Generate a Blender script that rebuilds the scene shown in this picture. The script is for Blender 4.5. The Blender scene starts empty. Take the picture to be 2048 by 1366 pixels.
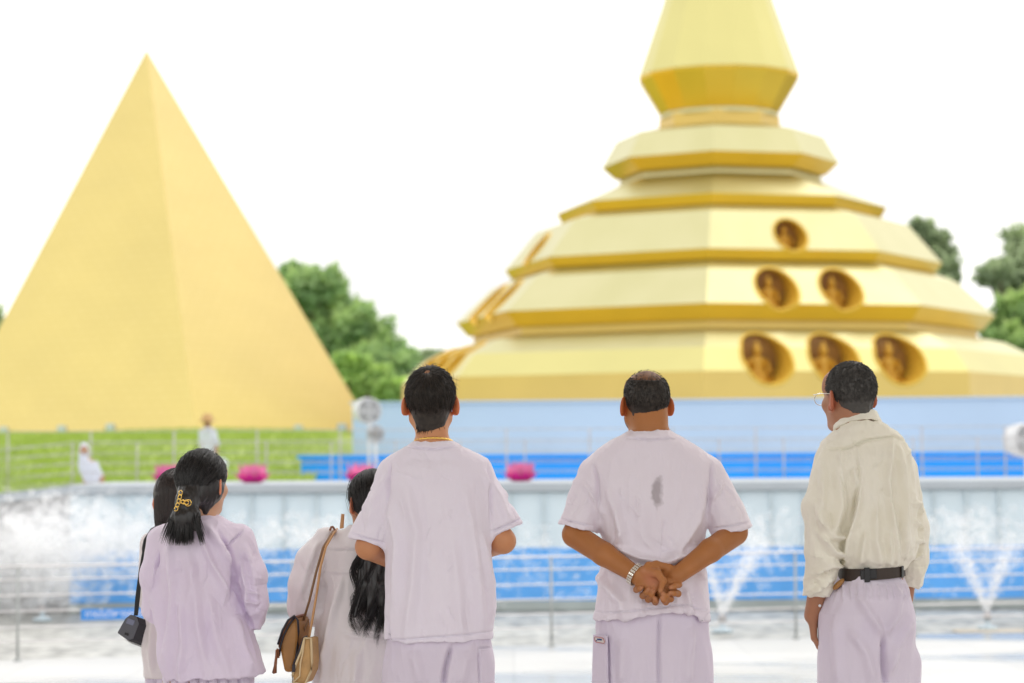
import bpy, bmesh, math, random
import numpy as np
from mathutils import Vector, Matrix
random.seed(7); RNG = np.random.default_rng(7)
C = bpy.context.scene.collection
PI = math.pi
# ------------------------------------------------------------------ camera model
F_PX = 80/36*2048; HC = 1.45; TH = math.atan((900-683)/F_PX); ROLL = math.radians(0.33)
FLOOR, PLAZA, LEDGE, TERR = 0.0, -0.65, 1.02, 0.65
def P(px, py, Y):
    """point of the photograph's pixel (2048 wide) standing on the vertical plane at distance Y"""
    dx, dy = px-1024, 683-py
    c, s = math.cos(ROLL), math.sin(ROLL)
    dx, dy = dx*c+dy*s, -dx*s+dy*c
    u, v = dx/F_PX, dy/F_PX
    Z = Y*(v*math.cos(TH)+math.sin(TH))/(math.cos(TH)-v*math.sin(TH))
    zc = Y*math.cos(TH)+Z*math.sin(TH)
    return np.array([u*zc, Y, Z+HC])
# ------------------------------------------------------------------ scene helpers
def tag(o, label=None, cat=None, group=None, kind=None):
    if label: o['label'] = label
    if cat: o['category'] = cat
    if group: o['group'] = group
    if kind: o['kind'] = kind
    return o
def thing(name, label, cat, loc=(0,0,0), group=None, rz=0):
    o = bpy.data.objects.new(name, None); C.objects.link(o)
    o.location = loc; o.rotation_euler = (0,0,rz); o.empty_display_size = .2
    return tag(o, label, cat, group)
def link(name, me, m, parent=None):
    o = bpy.data.objects.new(name, me); C.objects.link(o)
    if m is not None:
        me.materials.clear()
        for q in (m if isinstance(m, (list,tuple)) else [m]): me.materials.append(q)
    if parent is not None: o.parent = parent
    return o
def children(o): return [c for c in bpy.data.objects if c.parent == o]
def copy_tree(o, parent=None):
    c = o.copy(); C.objects.link(c)
    if parent is not None: c.parent = parent
    for ch in children(o):
        if ch is not c: copy_tree(ch, c)
    return c
def mesh_np(name, V, Q, smooth=True, off=None):
    V = np.asarray(V, dtype=np.float32)
    if off is not None: V = V-np.asarray(off, dtype=np.float32)
    Q = np.asarray(Q, dtype=np.int32)
    me = bpy.data.meshes.new(name)
    n, k = Q.shape
    me.vertices.add(len(V)); me.vertices.foreach_set('co', V.ravel())
    me.loops.add(n*k); me.loops.foreach_set('vertex_index', Q.ravel())
    me.polygons.add(n); me.polygons.foreach_set('loop_start', np.arange(0, n*k, k, dtype=np.int32))
    me.polygons.foreach_set('loop_total', np.full(n, k, dtype=np.int32))
    me.polygons.foreach_set('use_smooth', np.full(n, smooth))
    me.update(calc_edges=True); me.validate()
    return me
def set_col(me, cols):
    a = me.color_attributes.new('Col', 'FLOAT_COLOR', 'POINT')
    c = np.ones((len(me.vertices), 4), dtype=np.float32); c[:, :3] = cols
    a.data.foreach_set('color', c.ravel())
class MB:
    """collects boxes, bars, tubes, prisms into one bmesh (world coordinates)"""
    def __init__(s): s.bm = bmesh.new()
    def box(s, lo, hi, bev=0):
        b = bmesh.new(); bmesh.ops.create_cube(b, size=1)
        lo, hi = Vector(lo), Vector(hi)
        for v in b.verts: v.co = Vector([(lo[i]+hi[i])/2+v.co[i]*(hi[i]-lo[i]) for i in range(3)])
        if bev: bmesh.ops.bevel(b, geom=b.edges[:], offset=bev, segments=2, affect='EDGES', profile=.5)
        s.add(b); return s
    def add(s, b, M=None):
        if M is not None: bmesh.ops.transform(b, matrix=M, verts=b.verts)
        me = bpy.data.meshes.new('t'); b.to_mesh(me); b.free(); s.bm.from_mesh(me); bpy.data.meshes.remove(me)
    def tube(s, pts, r, n=8, closed=False, cap=True):
        pts = [Vector(p) for p in pts]; K = len(pts)
        rs = list(r) if isinstance(r, (list, tuple, np.ndarray)) else [r]*K
        rings = []; up = Vector((0,0,1))
        for i, p in enumerate(pts):
            a = pts[(i-1) % K] if (closed or i > 0) else p
            b = pts[(i+1) % K] if (closed or i < K-1) else p
            t = (b-a).normalized()
            u = t.cross(up)
            if u.length < .05: u = t.cross(Vector((1,0,0)))
            u.normalize(); w = u.cross(t)
            rings.append([s.bm.verts.new(p+u*math.cos(2*PI*j/n)*rs[i]+w*math.sin(2*PI*j/n)*rs[i]) for j in range(n)])
        for i in range(K if closed else K-1):
            A, B = rings[i], rings[(i+1) % K]
            for j in range(n):
                f = s.bm.faces.new((A[j], A[(j+1) % n], B[(j+1) % n], B[j])); f.smooth = True
        if cap and not closed:
            s.bm.faces.new(rings[0][::-1]); s.bm.faces.new(rings[-1])
        return s
    def lathe(s, prof, c, n=24, smooth=True, a0=0):
        rings = []
        for (r, z) in prof:
            if r < 1e-5: rings.append([s.bm.verts.new((c[0], c[1], c[2]+z))])
            else: rings.append([s.bm.verts.new((c[0]+r*math.cos(a0+2*PI*j/n), c[1]+r*math.sin(a0+2*PI*j/n), c[2]+z)) for j in range(n)])
        for A, B in zip(rings, rings[1:]):
            for j in range(n):
                k = (j+1) % n
                vs = [A[j % len(A)], A[k % len(A)], B[k % len(B)], B[j % len(B)]]
                u = []
                for v in vs:
                    if v not in u: u.append(v)
                if len(u) > 2: s.bm.faces.new(u).smooth = smooth
        return s
    def prism(s, poly, vec, bev=0):
        b = bmesh.new(); vs = [b.verts.new(p) for p in poly]; f = b.faces.new(vs)
        r = bmesh.ops.extrude_face_region(b, geom=[f])
        bmesh.ops.translate(b, verts=[v for v in r['geom'] if isinstance(v, bmesh.types.BMVert)], vec=Vector(vec))
        bmesh.ops.recalc_face_normals(b, faces=b.faces)
        if bev: bmesh.ops.bevel(b, geom=b.edges[:], offset=bev, segments=2, affect='EDGES', profile=.5)
        s.add(b); return s
    def sphere(s, c, r, sub=2, rot=None):
        b = bmesh.new(); bmesh.ops.create_icosphere(b, subdivisions=sub, radius=1)
        r = (r, r, r) if not isinstance(r, (tuple, list)) else r
        M = Matrix.Translation(Vector(c)) @ ((rot.to_4x4() if rot else Matrix.Identity(4)) @ Matrix.Diagonal((*r, 1)))
        for f in b.faces: f.smooth = True
        s.add(b, M); return s
    def build(s, name, m, parent=None, recalc=True):
        if recalc: bmesh.ops.recalc_face_normals(s.bm, faces=s.bm.faces)
        if parent is not None:
            M = Matrix.Translation(parent.location) @ Matrix.Rotation(parent.rotation_euler[2], 4, 'Z') if parent.parent is None else None
            if M is not None: bmesh.ops.transform(s.bm, matrix=M.inverted(), verts=s.bm.verts)
            else:
                g = parent.parent
                while g.parent is not None: g = g.parent
                M = Matrix.Translation(g.location) @ Matrix.Rotation(g.rotation_euler[2], 4, 'Z')
                bmesh.ops.transform(s.bm, matrix=M.inverted(), verts=s.bm.verts)
        me = bpy.data.meshes.new(name); s.bm.to_mesh(me); s.bm.free()
        return link(name, me, m, parent)
# ------------------------------------------------------------------ materials
def mat(name, col, rough=.6, metal=0, var=.08, vscale=6, bump=0, bscale=80, spec=.5, col2=None, stretch=(1,1,1), attr=False, coat=0, sheen=0, trans=0, det=3):
    m = bpy.data.materials.new(name); m.use_nodes = True
    N, L = m.node_tree.nodes, m.node_tree.links; B = N['Principled BSDF']
    tc = N.new('ShaderNodeTexCoord'); mp = N.new('ShaderNodeMapping'); mp.inputs['Scale'].default_value = stretch
    L.new(tc.outputs['Object'], mp.inputs['Vector'])
    nz = N.new('ShaderNodeTexNoise'); nz.inputs['Scale'].default_value = vscale; nz.inputs['Detail'].default_value = det
    L.new(mp.outputs[0], nz.inputs['Vector'])
    mx = N.new('ShaderNodeMix'); mx.data_type = 'RGBA'
    rp = N.new('ShaderNodeMapRange'); rp.inputs[1].default_value = .3; rp.inputs[2].default_value = .7
    L.new(nz.outputs['Fac'], rp.inputs[0]); L.new(rp.outputs[0], mx.inputs['Factor'])
    c2 = col2 or [min(1, c*(1+var)) for c in col]
    c1 = col if col2 else [c*(1-var) for c in col]
    mx.inputs['A'].default_value = (*c1, 1); mx.inputs['B'].default_value = (*c2, 1)
    out = mx.outputs['Result']
    if attr:
        at = N.new('ShaderNodeVertexColor'); at.layer_name = 'Col'
        m2 = N.new('ShaderNodeMix'); m2.data_type = 'RGBA'; m2.blend_type = 'MULTIPLY'; m2.inputs['Factor'].default_value = 1
        L.new(at.outputs['Color'], m2.inputs['A']); L.new(out, m2.inputs['B']); out = m2.outputs['Result']
    L.new(out, B.inputs['Base Color'])
    B.inputs['Roughness'].default_value = rough; B.inputs['Metallic'].default_value = metal
    B.inputs['Specular IOR Level'].default_value = spec
    if coat: B.inputs['Coat Weight'].default_value = coat; B.inputs['Coat Roughness'].default_value = .15
    if sheen: B.inputs['Sheen Weight'].default_value = sheen; B.inputs['Sheen Roughness'].default_value = .4
    if bump:
        n2 = N.new('ShaderNodeTexNoise'); n2.inputs['Scale'].default_value = bscale; n2.inputs['Detail'].default_value = 3
        L.new(mp.outputs[0], n2.inputs['Vector'])
        bp = N.new('ShaderNodeBump'); bp.inputs['Strength'].default_value = bump; bp.inputs['Distance'].default_value = .01
        L.new(n2.outputs['Fac'], bp.inputs['Height']); L.new(bp.outputs[0], B.inputs['Normal'])
    if trans:
        t = N.new('ShaderNodeBsdfTranslucent'); L.new(out, t.inputs['Color'])
        ms = N.new('ShaderNodeMixShader'); ms.inputs[0].default_value = trans
        L.new(B.outputs[0], ms.inputs[1]); L.new(t.outputs[0], ms.inputs[2])
        L.new(ms.outputs[0], N['Material Output'].inputs['Surface'])
    return m
def fabric(name, col, weave=500, rough=.88, tint=None, wr=.2, thin=.10, glow=None):
    """woven cloth: soft colour drift, fine weave and small creases in the bump"""
    m = mat(name, col, rough=rough, var=.05, vscale=5, sheen=.4, spec=.2, col2=tint)
    N, L = m.node_tree.nodes, m.node_tree.links; B = N['Principled BSDF']; tc = [n for n in N if n.type == 'TEX_COORD'][0]
    n1 = N.new('ShaderNodeTexNoise'); n1.inputs['Scale'].default_value = weave; n1.inputs['Detail'].default_value = 2
    L.new(tc.outputs['Object'], n1.inputs['Vector'])
    mp = N.new('ShaderNodeMapping'); mp.inputs['Scale'].default_value = (1, 1, .35); L.new(tc.outputs['Object'], mp.inputs['Vector'])
    n2 = N.new('ShaderNodeTexNoise'); n2.inputs['Scale'].default_value = 32; n2.inputs['Detail'].default_value = 4; n2.inputs['Distortion'].default_value = .8
    L.new(mp.outputs[0], n2.inputs['Vector'])
    b1 = N.new('ShaderNodeBump'); b1.inputs['Strength'].default_value = .35; b1.inputs['Distance'].default_value = .0006
    b2 = N.new('ShaderNodeBump'); b2.inputs['Strength'].default_value = wr; b2.inputs['Distance'].default_value = .012
    L.new(n1.outputs['Fac'], b1.inputs['Height']); L.new(n2.outputs['Fac'], b2.inputs['Height'])
    L.new(b2.outputs[0], b1.inputs['Normal']); L.new(b1.outputs[0], B.inputs['Normal'])
    if thin:      # thin cotton lets daylight through where no body stands behind it
        t = N.new('ShaderNodeBsdfTranslucent'); g = glow or [min(1, c*1.15) for c in col]; t.inputs['Color'].default_value = (*g, 1); L.new(b2.outputs[0], t.inputs['Normal'])
        ms = N.new('ShaderNodeMixShader'); ms.inputs[0].default_value = thin; L.new(B.outputs[0], ms.inputs[1]); L.new(t.outputs[0], ms.inputs[2]); L.new(ms.outputs[0], N['Material Output'].inputs['Surface'])
    return m
def skin(name, col):
    m = mat(name, col, rough=.5, var=.10, vscale=14, bump=.12, bscale=260, attr=True, spec=.35)
    B = m.node_tree.nodes['Principled BSDF']
    B.inputs['Subsurface Weight'].default_value = .12; B.inputs['Subsurface Radius'].default_value = (.012, .005, .003)
    return m
# ------------------------------------------------------------------ noise
_tab = RNG.random(65536).astype(np.float32)
def vnoise(p, seed=0):
    p = np.asarray(p, dtype=np.float64)+seed*17.31
    i = np.floor(p).astype(np.int64); f = p-i; f = f*f*(3-2*f)
    def h(a, b, c): return _tab[((a*73856093) ^ (b*19349663) ^ (c*83492791)) & 65535]
    r = 0
    for dx in (0, 1):
        for dy in (0, 1):
            for dz in (0, 1):
                w = (f[..., 0] if dx else 1-f[..., 0])*(f[..., 1] if dy else 1-f[..., 1])*(f[..., 2] if dz else 1-f[..., 2])
                r = r+w*h(i[..., 0]+dx, i[..., 1]+dy, i[..., 2]+dz)
    return r*2-1
def fbm(p, seed=0, o=3):
    r = 0; a = 1
    for k in range(o): r = r+a*vnoise(np.asarray(p)*2**k, seed+k*3); a *= .5
    return r
# ------------------------------------------------------------------ signed distance modelling
CAP = .05
def smin(a, b, k):
    if k <= 0: return np.minimum(a, b)
    h = np.maximum(k-np.abs(a-b), 0)/k
    return np.minimum(a, b)-h*h*k*.25
class SDF:
    def __init__(s, lo, hi, h):
        s.lo = np.array(lo, dtype=float); s.h = h
        s.n = np.ceil((np.array(hi)-s.lo)/h).astype(int)+1
        s.F = np.full(s.n, CAP, dtype=np.float32)
        s.ax = [(s.lo[i]+h*np.arange(s.n[i])).astype(np.float32) for i in range(3)]
    def win(s, lo, hi, pad=CAP):
        a = np.clip(np.floor((np.array(lo)-pad-s.lo)/s.h).astype(int), 0, s.n)
        b = np.clip(np.ceil((np.array(hi)+pad-s.lo)/s.h).astype(int)+1, 0, s.n)
        if np.any(b <= a): return None
        sl = tuple(slice(a[i], b[i]) for i in range(3))
        return sl, s.ax[0][sl[0]][:, None, None], s.ax[1][sl[1]][None, :, None], s.ax[2][sl[2]][None, None, :]
    def put(s, fn, lo, hi, k=.02, sub=False, cuts=()):
        w = s.win(lo, hi)
        if w is None: return s
        sl, X, Y, Z = w
        d = fn(X, Y, Z)
        for (p, n) in cuts:
            n = np.array(n, dtype=float); n /= np.linalg.norm(n)
            d = np.maximum(d, (X-p[0])*n[0]+(Y-p[1])*n[1]+(Z-p[2])*n[2])
        d = d.astype(np.float32)
        G = s.F[sl]
        s.F[sl] = -smin(-G, d, k) if sub else smin(G, d, k)
        return s
    def cone(s, a, b, ra, rb, k=.02, sub=False, cuts=()):
        a = np.array(a, dtype=float); b = np.array(b, dtype=float); ba = b-a; L = max(1e-9, float(ba@ba))
        def fn(X, Y, Z):
            x, y, z = X-a[0], Y-a[1], Z-a[2]
            t = np.clip((x*ba[0]+y*ba[1]+z*ba[2])/L, 0, 1)
            return np.sqrt((x-t*ba[0])**2+(y-t*ba[1])**2+(z-t*ba[2])**2)-(ra+(rb-ra)*t)
        r = max(ra, rb)
        return s.put(fn, np.minimum(a, b)-r, np.maximum(a, b)+r, k, sub, cuts)
    def chain(s, pts, rs, k=.02, cuts=()):
        for i in range(len(pts)-1): s.cone(pts[i], pts[i+1], rs[i], rs[i+1], k, cuts=cuts)
        return s
    def ell(s, c, r, R=None, k=.02, sub=False, cuts=()):
        c = np.array(c, dtype=float); r = np.array(r, dtype=float); R = np.eye(3) if R is None else R
        def fn(X, Y, Z):
            x, y, z = X-c[0], Y-c[1], Z-c[2]
            u = x*R[0, 0]+y*R[1, 0]+z*R[2, 0]; v = x*R[0, 1]+y*R[1, 1]+z*R[2, 1]; w = x*R[0, 2]+y*R[1, 2]+z*R[2, 2]
            k0 = np.sqrt((u/r[0])**2+(v/r[1])**2+(w/r[2])**2); k1 = np.sqrt((u/r[0]**2)**2+(v/r[1]**2)**2+(w/r[2]**2)**2)
            return k0*(k0-1)/np.maximum(k1, 1e-6)
        m = max(r)
        return s.put(fn, c-m, c+m, k, sub, cuts)
    def loft(s, rows, k=.02, yaw=0, sub=False, cuts=(), n=2.4):
        """rows: (z, cx, cy, a, b) top to bottom or bottom to top; smoothed along z"""
        rows = sorted(rows); R = np.array(rows, dtype=float)
        zz = np.linspace(R[0, 0], R[-1, 0], 240)
        cols = [np.interp(zz, R[:, 0], R[:, i]) for i in range(1, 5)]
        g = np.exp(-np.linspace(-2, 2, 13)**2); g /= g.sum()
        cols = [np.convolve(np.pad(c, 6, mode='edge'), g, mode='valid') for c in cols]
        z0, z1 = R[0, 0], R[-1, 0]; co, si = math.cos(yaw), math.sin(yaw)
        def fn(X, Y, Z):
            zc = np.clip(Z, z0, z1)
            cx, cy, a, b = [np.interp(zc.ravel(), zz, c)[None, None, :] for c in cols]
            x0, y0 = X-cx, Y-cy
            x = x0*co+y0*si; y = -x0*si+y0*co
            p = ((np.abs(x)/a)**n+(np.abs(y)/b)**n)**(1/n)
            q = np.sqrt(x*x+y*y)
            d = q-q/np.maximum(p, 1e-3)
            d = np.where(p < .05, -np.minimum(a, b), d)
            return np.maximum(np.maximum(d, Z-z1), z0-Z)
        m = max(R[:, 3].max(), R[:, 4].max())
        lo = (R[:, 1].min()-m, R[:, 2].min()-m, z0); hi = (R[:, 1].max()+m, R[:, 2].max()+m, z1)
        return s.put(fn, lo, hi, k, sub, cuts)
    def clip(s, fn):
        d = fn(s.ax[0][:, None, None], s.ax[1][None, :, None], s.ax[2][None, None, :])
        s.F = np.maximum(s.F, np.broadcast_to(d, s.F.shape)).astype(np.float32); return s
    def mesh(s, name, off, smooth_iter=1):
        F = s.F; F[0] = F[-1] = CAP; F[:, 0] = F[:, -1] = CAP; F[:, :, 0] = F[:, :, -1] = CAP
        S = F < 0
        cnt = np.zeros(tuple(s.n-1), dtype=np.int8)
        for i in (0, 1):
            for j in (0, 1):
                for k in (0, 1): cnt += S[i:s.n[0]-1+i, j:s.n[1]-1+j, k:s.n[2]-1+k]
        act = (cnt > 0) & (cnt < 8)
        idx = np.full(act.shape, -1, dtype=np.int32); ii, jj, kk = np.nonzero(act); nV = len(ii)
        idx[ii, jj, kk] = np.arange(nV)
        acc = np.zeros((nV, 3)); num = np.zeros(nV)
        cs = [(i, j, k) for i in (0, 1) for j in (0, 1) for k in (0, 1)]
        for a in cs:
            for b in cs:
                if sum(b)-sum(a) == 1 and all(b[q] >= a[q] for q in range(3)):
                    fa = F[ii+a[0], jj+a[1], kk+a[2]]; fb = F[ii+b[0], jj+b[1], kk+b[2]]
                    m = (fa < 0) != (fb < 0); t = np.where(m, fa/np.where(m, fa-fb, 1), 0)
                    pos = np.array(a)+t[:, None]*(np.array(b)-np.array(a))
                    acc[m] += pos[m]; num[m] += 1
        V = (acc/num[:, None]+np.stack([ii, jj, kk], 1))*s.h+s.lo
        Q = []
        for ax in range(3):
            b, c = (ax+1) % 3, (ax+2) % 3
            A = np.moveaxis(S, (ax, b, c), (0, 1, 2)); I = np.moveaxis(idx, (ax, b, c), (0, 1, 2))
            e = A[:-1, 1:-1, 1:-1] != A[1:, 1:-1, 1:-1]
            i, j, k = np.nonzero(e); j = j+1; k = k+1
            q = np.stack([I[i, j-1, k-1], I[i, j, k-1], I[i, j, k], I[i, j-1, k]], 1)
            flip = ~A[i, j, k]; q[flip] = q[flip][:, ::-1]
            Q.append(q)
        Q = np.concatenate(Q)
        for _ in range(smooth_iter):
            sm = np.zeros_like(V); w = np.zeros(nV)
            for a, b in ((0, 1), (1, 2), (2, 3), (3, 0)):
                np.add.at(sm, Q[:, a], V[Q[:, b]]); np.add.at(w, Q[:, a], 1)
                np.add.at(sm, Q[:, b], V[Q[:, a]]); np.add.at(w, Q[:, b], 1)
            V = V*.5+.5*sm/w[:, None]
        return mesh_np(name, V, Q, True, off)
def get_vn(me):
    n = len(me.vertices); V = np.empty(n*3, dtype=np.float32); N = np.empty(n*3, dtype=np.float32)
    me.vertices.foreach_get('co', V); me.vertex_normals.foreach_get('vector', N)
    return V.reshape(-1, 3).astype(float), N.reshape(-1, 3).astype(float)
def put_v(me, V):
    me.vertices.foreach_set('co', V.astype(np.float32).ravel()); me.update()
def folds(me, off, Y0, lines=(), noise=(), seed=0, front=False, rand=None):
    """raise creases along polylines given in photo pixels at distance Y0, plus stretched noise"""
    V, N = get_vn(me); W = V+np.array(off); D = np.zeros(len(V)); lines = list(lines); soft = len(lines)
    if rand:      # small sharp wrinkles: (count, x range, y range, tilt from vertical)
        rq = np.random.default_rng(seed+500)
        for (n_, x0, x1, y0, y1, tilt, amp) in rand:
            for _ in range(n_):
                x, y = rq.uniform(x0, x1), rq.uniform(y0, y1); a_ = tilt+rq.normal(0, .35); L_ = rq.uniform(18, 60); bend = rq.normal(0, 5)
                dx, dy = math.sin(a_)*L_/2, math.cos(a_)*L_/2
                lines.append(([(x-dx, y-dy), (x+bend, y+bend*.3), (x+dx, y+dy)], rq.uniform(.0045, .008), amp*rq.uniform(.5, 1.2)*rq.choice([-1, 1])))
    side = N[:, 1] < .35
    for li, (pts, w, a) in enumerate(lines):
        q = np.array([P(x, y, Y0)[[0, 2]] for x, y in pts]); xz = W[:, [0, 2]]
        best = np.full(len(V), 9.); tt = np.zeros(len(V)); seg = len(q)-1
        for i in range(seg):
            d = q[i+1]-q[i]; t = np.clip(((xz-q[i])@d)/(d@d), 0, 1); dist = np.linalg.norm(xz-q[i]-t[:, None]*d, axis=1)
            m = dist < best; best[m] = dist[m]; tt[m] = (i+t[m])/seg
        taper = np.clip(np.sin(PI*np.clip(tt*.92+.04, 0, 1))*1.6, 0, 1)
        D += np.where(side, 2.7*a*taper*(np.exp(-(best/w)**2) if li < soft else np.exp(-1.3*best/w)), 0)
    for j, (sc, amp, fn) in enumerate(noise):
        r = fbm(W*np.array(sc), seed+j*11, 2)
        r = (1-np.abs(r))*2-1.3
        D += 1.35*amp*r*(fn(W) if fn else 1)
    put_v(me, V+N*D[:, None]); return me
def rot(yaw=0, pitch=0, roll=0):
    return np.array((Matrix.Rotation(yaw, 3, 'Z') @ Matrix.Rotation(pitch, 3, 'X') @ Matrix.Rotation(roll, 3, 'Y')))
def strands(name, paths, r, off, m, parent, taper=.25):
    """thin three sided tapered tubes, one per path; paths (N,K,3)"""
    Pt = np.asarray(paths, dtype=float); n, K, _ = Pt.shape
    T = np.gradient(Pt, axis=1); T /= np.linalg.norm(T, axis=2, keepdims=True)+1e-9
    ref = RNG.normal(size=(n, 1, 3)); U = np.cross(T, ref); U /= np.linalg.norm(U, axis=2, keepdims=True)+1e-9
    Wv = np.cross(T, U)
    rad = (r*np.interp(np.linspace(0, 1, K), [0, .15, .7, 1], [.7, 1, .85, taper]))[None, :, None]*RNG.uniform(.7, 1.25, (n, 1, 1))
    rings = np.stack([Pt+rad*(U*math.cos(a)+Wv*math.sin(a)) for a in (0, 2*PI/3, 4*PI/3)], 2)
    V = rings.reshape(-1, 3)
    base = (np.arange(n)[:, None]*K+np.arange(K-1)[None, :]).reshape(-1)*3
    Q = np.concatenate([np.stack([base+j, base+(j+1) % 3, base+3+(j+1) % 3, base+3+j], 1) for j in range(3)])
    me = mesh_np(name, V, Q, True, off)
    return link(name, me, m, parent)
# ================================================================== SKY, SUN, CAMERA
SUN_EL, SUN_AZ = math.radians(60), math.radians(38)      # behind the monuments, a little to the left
w = bpy.data.worlds.new("World"); bpy.context.scene.world = w; w.use_nodes = True
N, L = w.node_tree.nodes, w.node_tree.links
sky = N.new('ShaderNodeTexSky'); sky.sky_type = 'NISHITA'; sky.sun_disc = False
sky.sun_elevation = SUN_EL; sky.sun_rotation = SUN_AZ; sky.air_density = 1.5; sky.dust_density = 4
tc = N.new('ShaderNodeTexCoord'); mp = N.new('ShaderNodeMapping'); mp.inputs['Scale'].default_value = (1, 1, 3.2)
nz = N.new('ShaderNodeTexNoise'); nz.inputs['Scale'].default_value = 2.6; nz.inputs['Detail'].default_value = 6; nz.inputs['Roughness'].default_value = .55
L.new(tc.outputs['Generated'], mp.inputs[0]); L.new(mp.outputs[0], nz.inputs['Vector'])
rp = N.new('ShaderNodeMapRange'); rp.inputs[1].default_value = .29; rp.inputs[2].default_value = .50; rp.inputs[3].default_value = .0; rp.inputs[4].default_value = 1
L.new(nz.outputs['Fac'], rp.inputs[0])
cl = N.new('ShaderNodeMix'); cl.data_type = 'RGBA'; cl.inputs['A'].default_value = (5.7, 5.7, 5.75, 1); cl.inputs['B'].default_value = (10.9, 10.7, 10.5, 1)
L.new(rp.outputs[0], cl.inputs['Factor'])
mx = N.new('ShaderNodeMix'); mx.data_type = 'RGBA'; mx.inputs['Factor'].default_value = .93      # a bright overcast veil over the blue
L.new(sky.outputs[0], mx.inputs['A']); L.new(cl.outputs['Result'], mx.inputs['B'])
bg = N['Background']; bg.inputs['Strength'].default_value = .15; L.new(mx.outputs['Result'], bg.inputs['Color'])
sd = bpy.data.lights.new('sun', 'SUN'); sd.energy = .75; sd.angle = math.radians(45); sd.color = (1, .95, .87)
so = bpy.data.objects.new('sun', sd); C.objects.link(so)
dirv = Vector((math.sin(SUN_AZ)*math.cos(SUN_EL), math.cos(SUN_AZ)*math.cos(SUN_EL), math.sin(SUN_EL)))
so.rotation_euler = dirv.to_track_quat('Z', 'Y').to_euler(); so.location = (0, 0, 60)
cd = bpy.data.cameras.new('camera'); co_ = bpy.data.objects.new('camera', cd); C.objects.link(co_)
cd.lens = 80; cd.sensor_width = 36; cd.clip_end = 3000; cd.clip_start = .1
co_.matrix_world = Matrix.Translation((0, 0, HC)) @ Matrix.Rotation(PI/2+TH, 4, 'X') @ Matrix.Rotation(-ROLL, 4, 'Z')
cd.dof.use_dof = True; cd.dof.focus_distance = 8.25; cd.dof.aperture_fstop = 2.7
bpy.context.scene.camera = co_
sc = bpy.context.scene
sc.view_settings.view_transform = 'Standard'; sc.view_settings.look = 'None'; sc.view_settings.exposure = 0; sc.view_settings.gamma = 1
sc.render.engine = 'CYCLES'; sc.cycles.use_denoising = True; sc.cycles.max_bounces = 8; sc.cycles.transparent_max_bounces = 80; sc.cycles.diffuse_bounces = 8
sc.cycles.sample_clamp_indirect = 6
# ================================================================== MATERIALS OF THE PLACE
def gold_panels():
    return mat('gold_panels', (.66, .625, .335), rough=.42, metal=1, var=.03, vscale=.5, col2=(.71, .67, .385), det=6, stretch=(1, 1, .45))
def gold_tiles():
    m = bpy.data.materials.new('gold_tiles'); m.use_nodes = True
    N, L = m.node_tree.nodes, m.node_tree.links; B = N['Principled BSDF']
    uv = N.new('ShaderNodeUVMap'); br = N.new('ShaderNodeTexBrick')
    L.new(uv.outputs[0], br.inputs['Vector']); br.inputs['Scale'].default_value = 1
    br.inputs['Brick Width'].default_value = .6; br.inputs['Row Height'].default_value = .3; br.inputs['Mortar Size'].default_value = .018
    br.inputs['Color1'].default_value = (.95, .735, .275, 1); br.inputs['Color2'].default_value = (.94, .725, .265, 1); br.inputs['Mortar'].default_value = (.89, .67, .225, 1)
    n2 = N.new('ShaderNodeTexNoise'); n2.inputs['Scale'].default_value = .5; n2.inputs['Detail'].default_value = 5
    mp = N.new('ShaderNodeMapping'); mp.inputs['Scale'].default_value = (.5, .9, 1); L.new(uv.outputs[0], mp.inputs[0]); L.new(mp.outputs[0], n2.inputs['Vector'])
    r = N.new('ShaderNodeMapRange'); r.inputs[1].default_value = .3; r.inputs[2].default_value = .7; r.inputs[3].default_value = .95; r.inputs[4].default_value = 1.02
    L.new(n2.outputs['Fac'], r.inputs[0])
    mu = N.new('ShaderNodeMix'); mu.data_type = 'RGBA'; mu.blend_type = 'MULTIPLY'; mu.inputs['Factor'].default_value = 1
    L.new(br.outputs['Color'], mu.inputs['A']); L.new(r.outputs[0], mu.inputs['B']); L.new(mu.outputs['Result'], B.inputs['Base Color'])
    B.inputs['Roughness'].default_value = .45; B.inputs['Metallic'].default_value = .0; return m
M = {}
M['gold'] = gold_panels(); M['ridge'] = mat('ridge_gold', (.97, .82, .42), rough=.4, metal=.2); M['soffit_shade'] = mat('gold_soffit_shade', (.95, .60, .06), rough=.36, metal=.75, var=.05, vscale=.4); M['spire_reflect'] = mat('gold_spire_reflect', (.72, .66, .28), rough=.40, metal=1, var=.03, vscale=.35); M['band'] = mat('gold_band_reflect', (.78, .56, .16), rough=.45, metal=.6, var=.04, vscale=.4); M['tile'] = gold_tiles()  # soffit, band and spire golds have shade and reflections put into their colour
M['gold_statue'] = mat('statue_gold', (.62, .34, .035), rough=.45, metal=.3)
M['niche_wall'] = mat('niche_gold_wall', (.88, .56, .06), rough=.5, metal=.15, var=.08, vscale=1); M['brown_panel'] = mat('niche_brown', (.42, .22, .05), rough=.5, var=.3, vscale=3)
M['podium'] = mat('podium_pale_blue', (.52, .69, .93), rough=.6, var=.03, vscale=.4)
M['blue'] = mat('blue_paint', (.0, .33, 1.0), rough=.5, var=.06, vscale=.8)
M['pool_blue'] = mat('pool_blue', (.11, .40, .88), rough=.45, var=.10, vscale=1.5)
M['panel'] = mat('wall_panel', (.66, .77, .84), rough=.5, var=.05, vscale=1.2, stretch=(1, 1, .3))
M['wall_grey'] = mat('wall_grey', (.40, .40, .405), rough=.6, var=.2, vscale=1)
M['seam'] = mat('wall_seam', (.52, .61, .66), rough=.6)
M['plinth'] = mat('plinth_grey', (.42, .47, .46), rough=.5, var=.12, vscale=2)
M['cap'] = mat('cap_concrete', (.50, .55, .60), rough=.6, var=.05, vscale=2)
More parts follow.
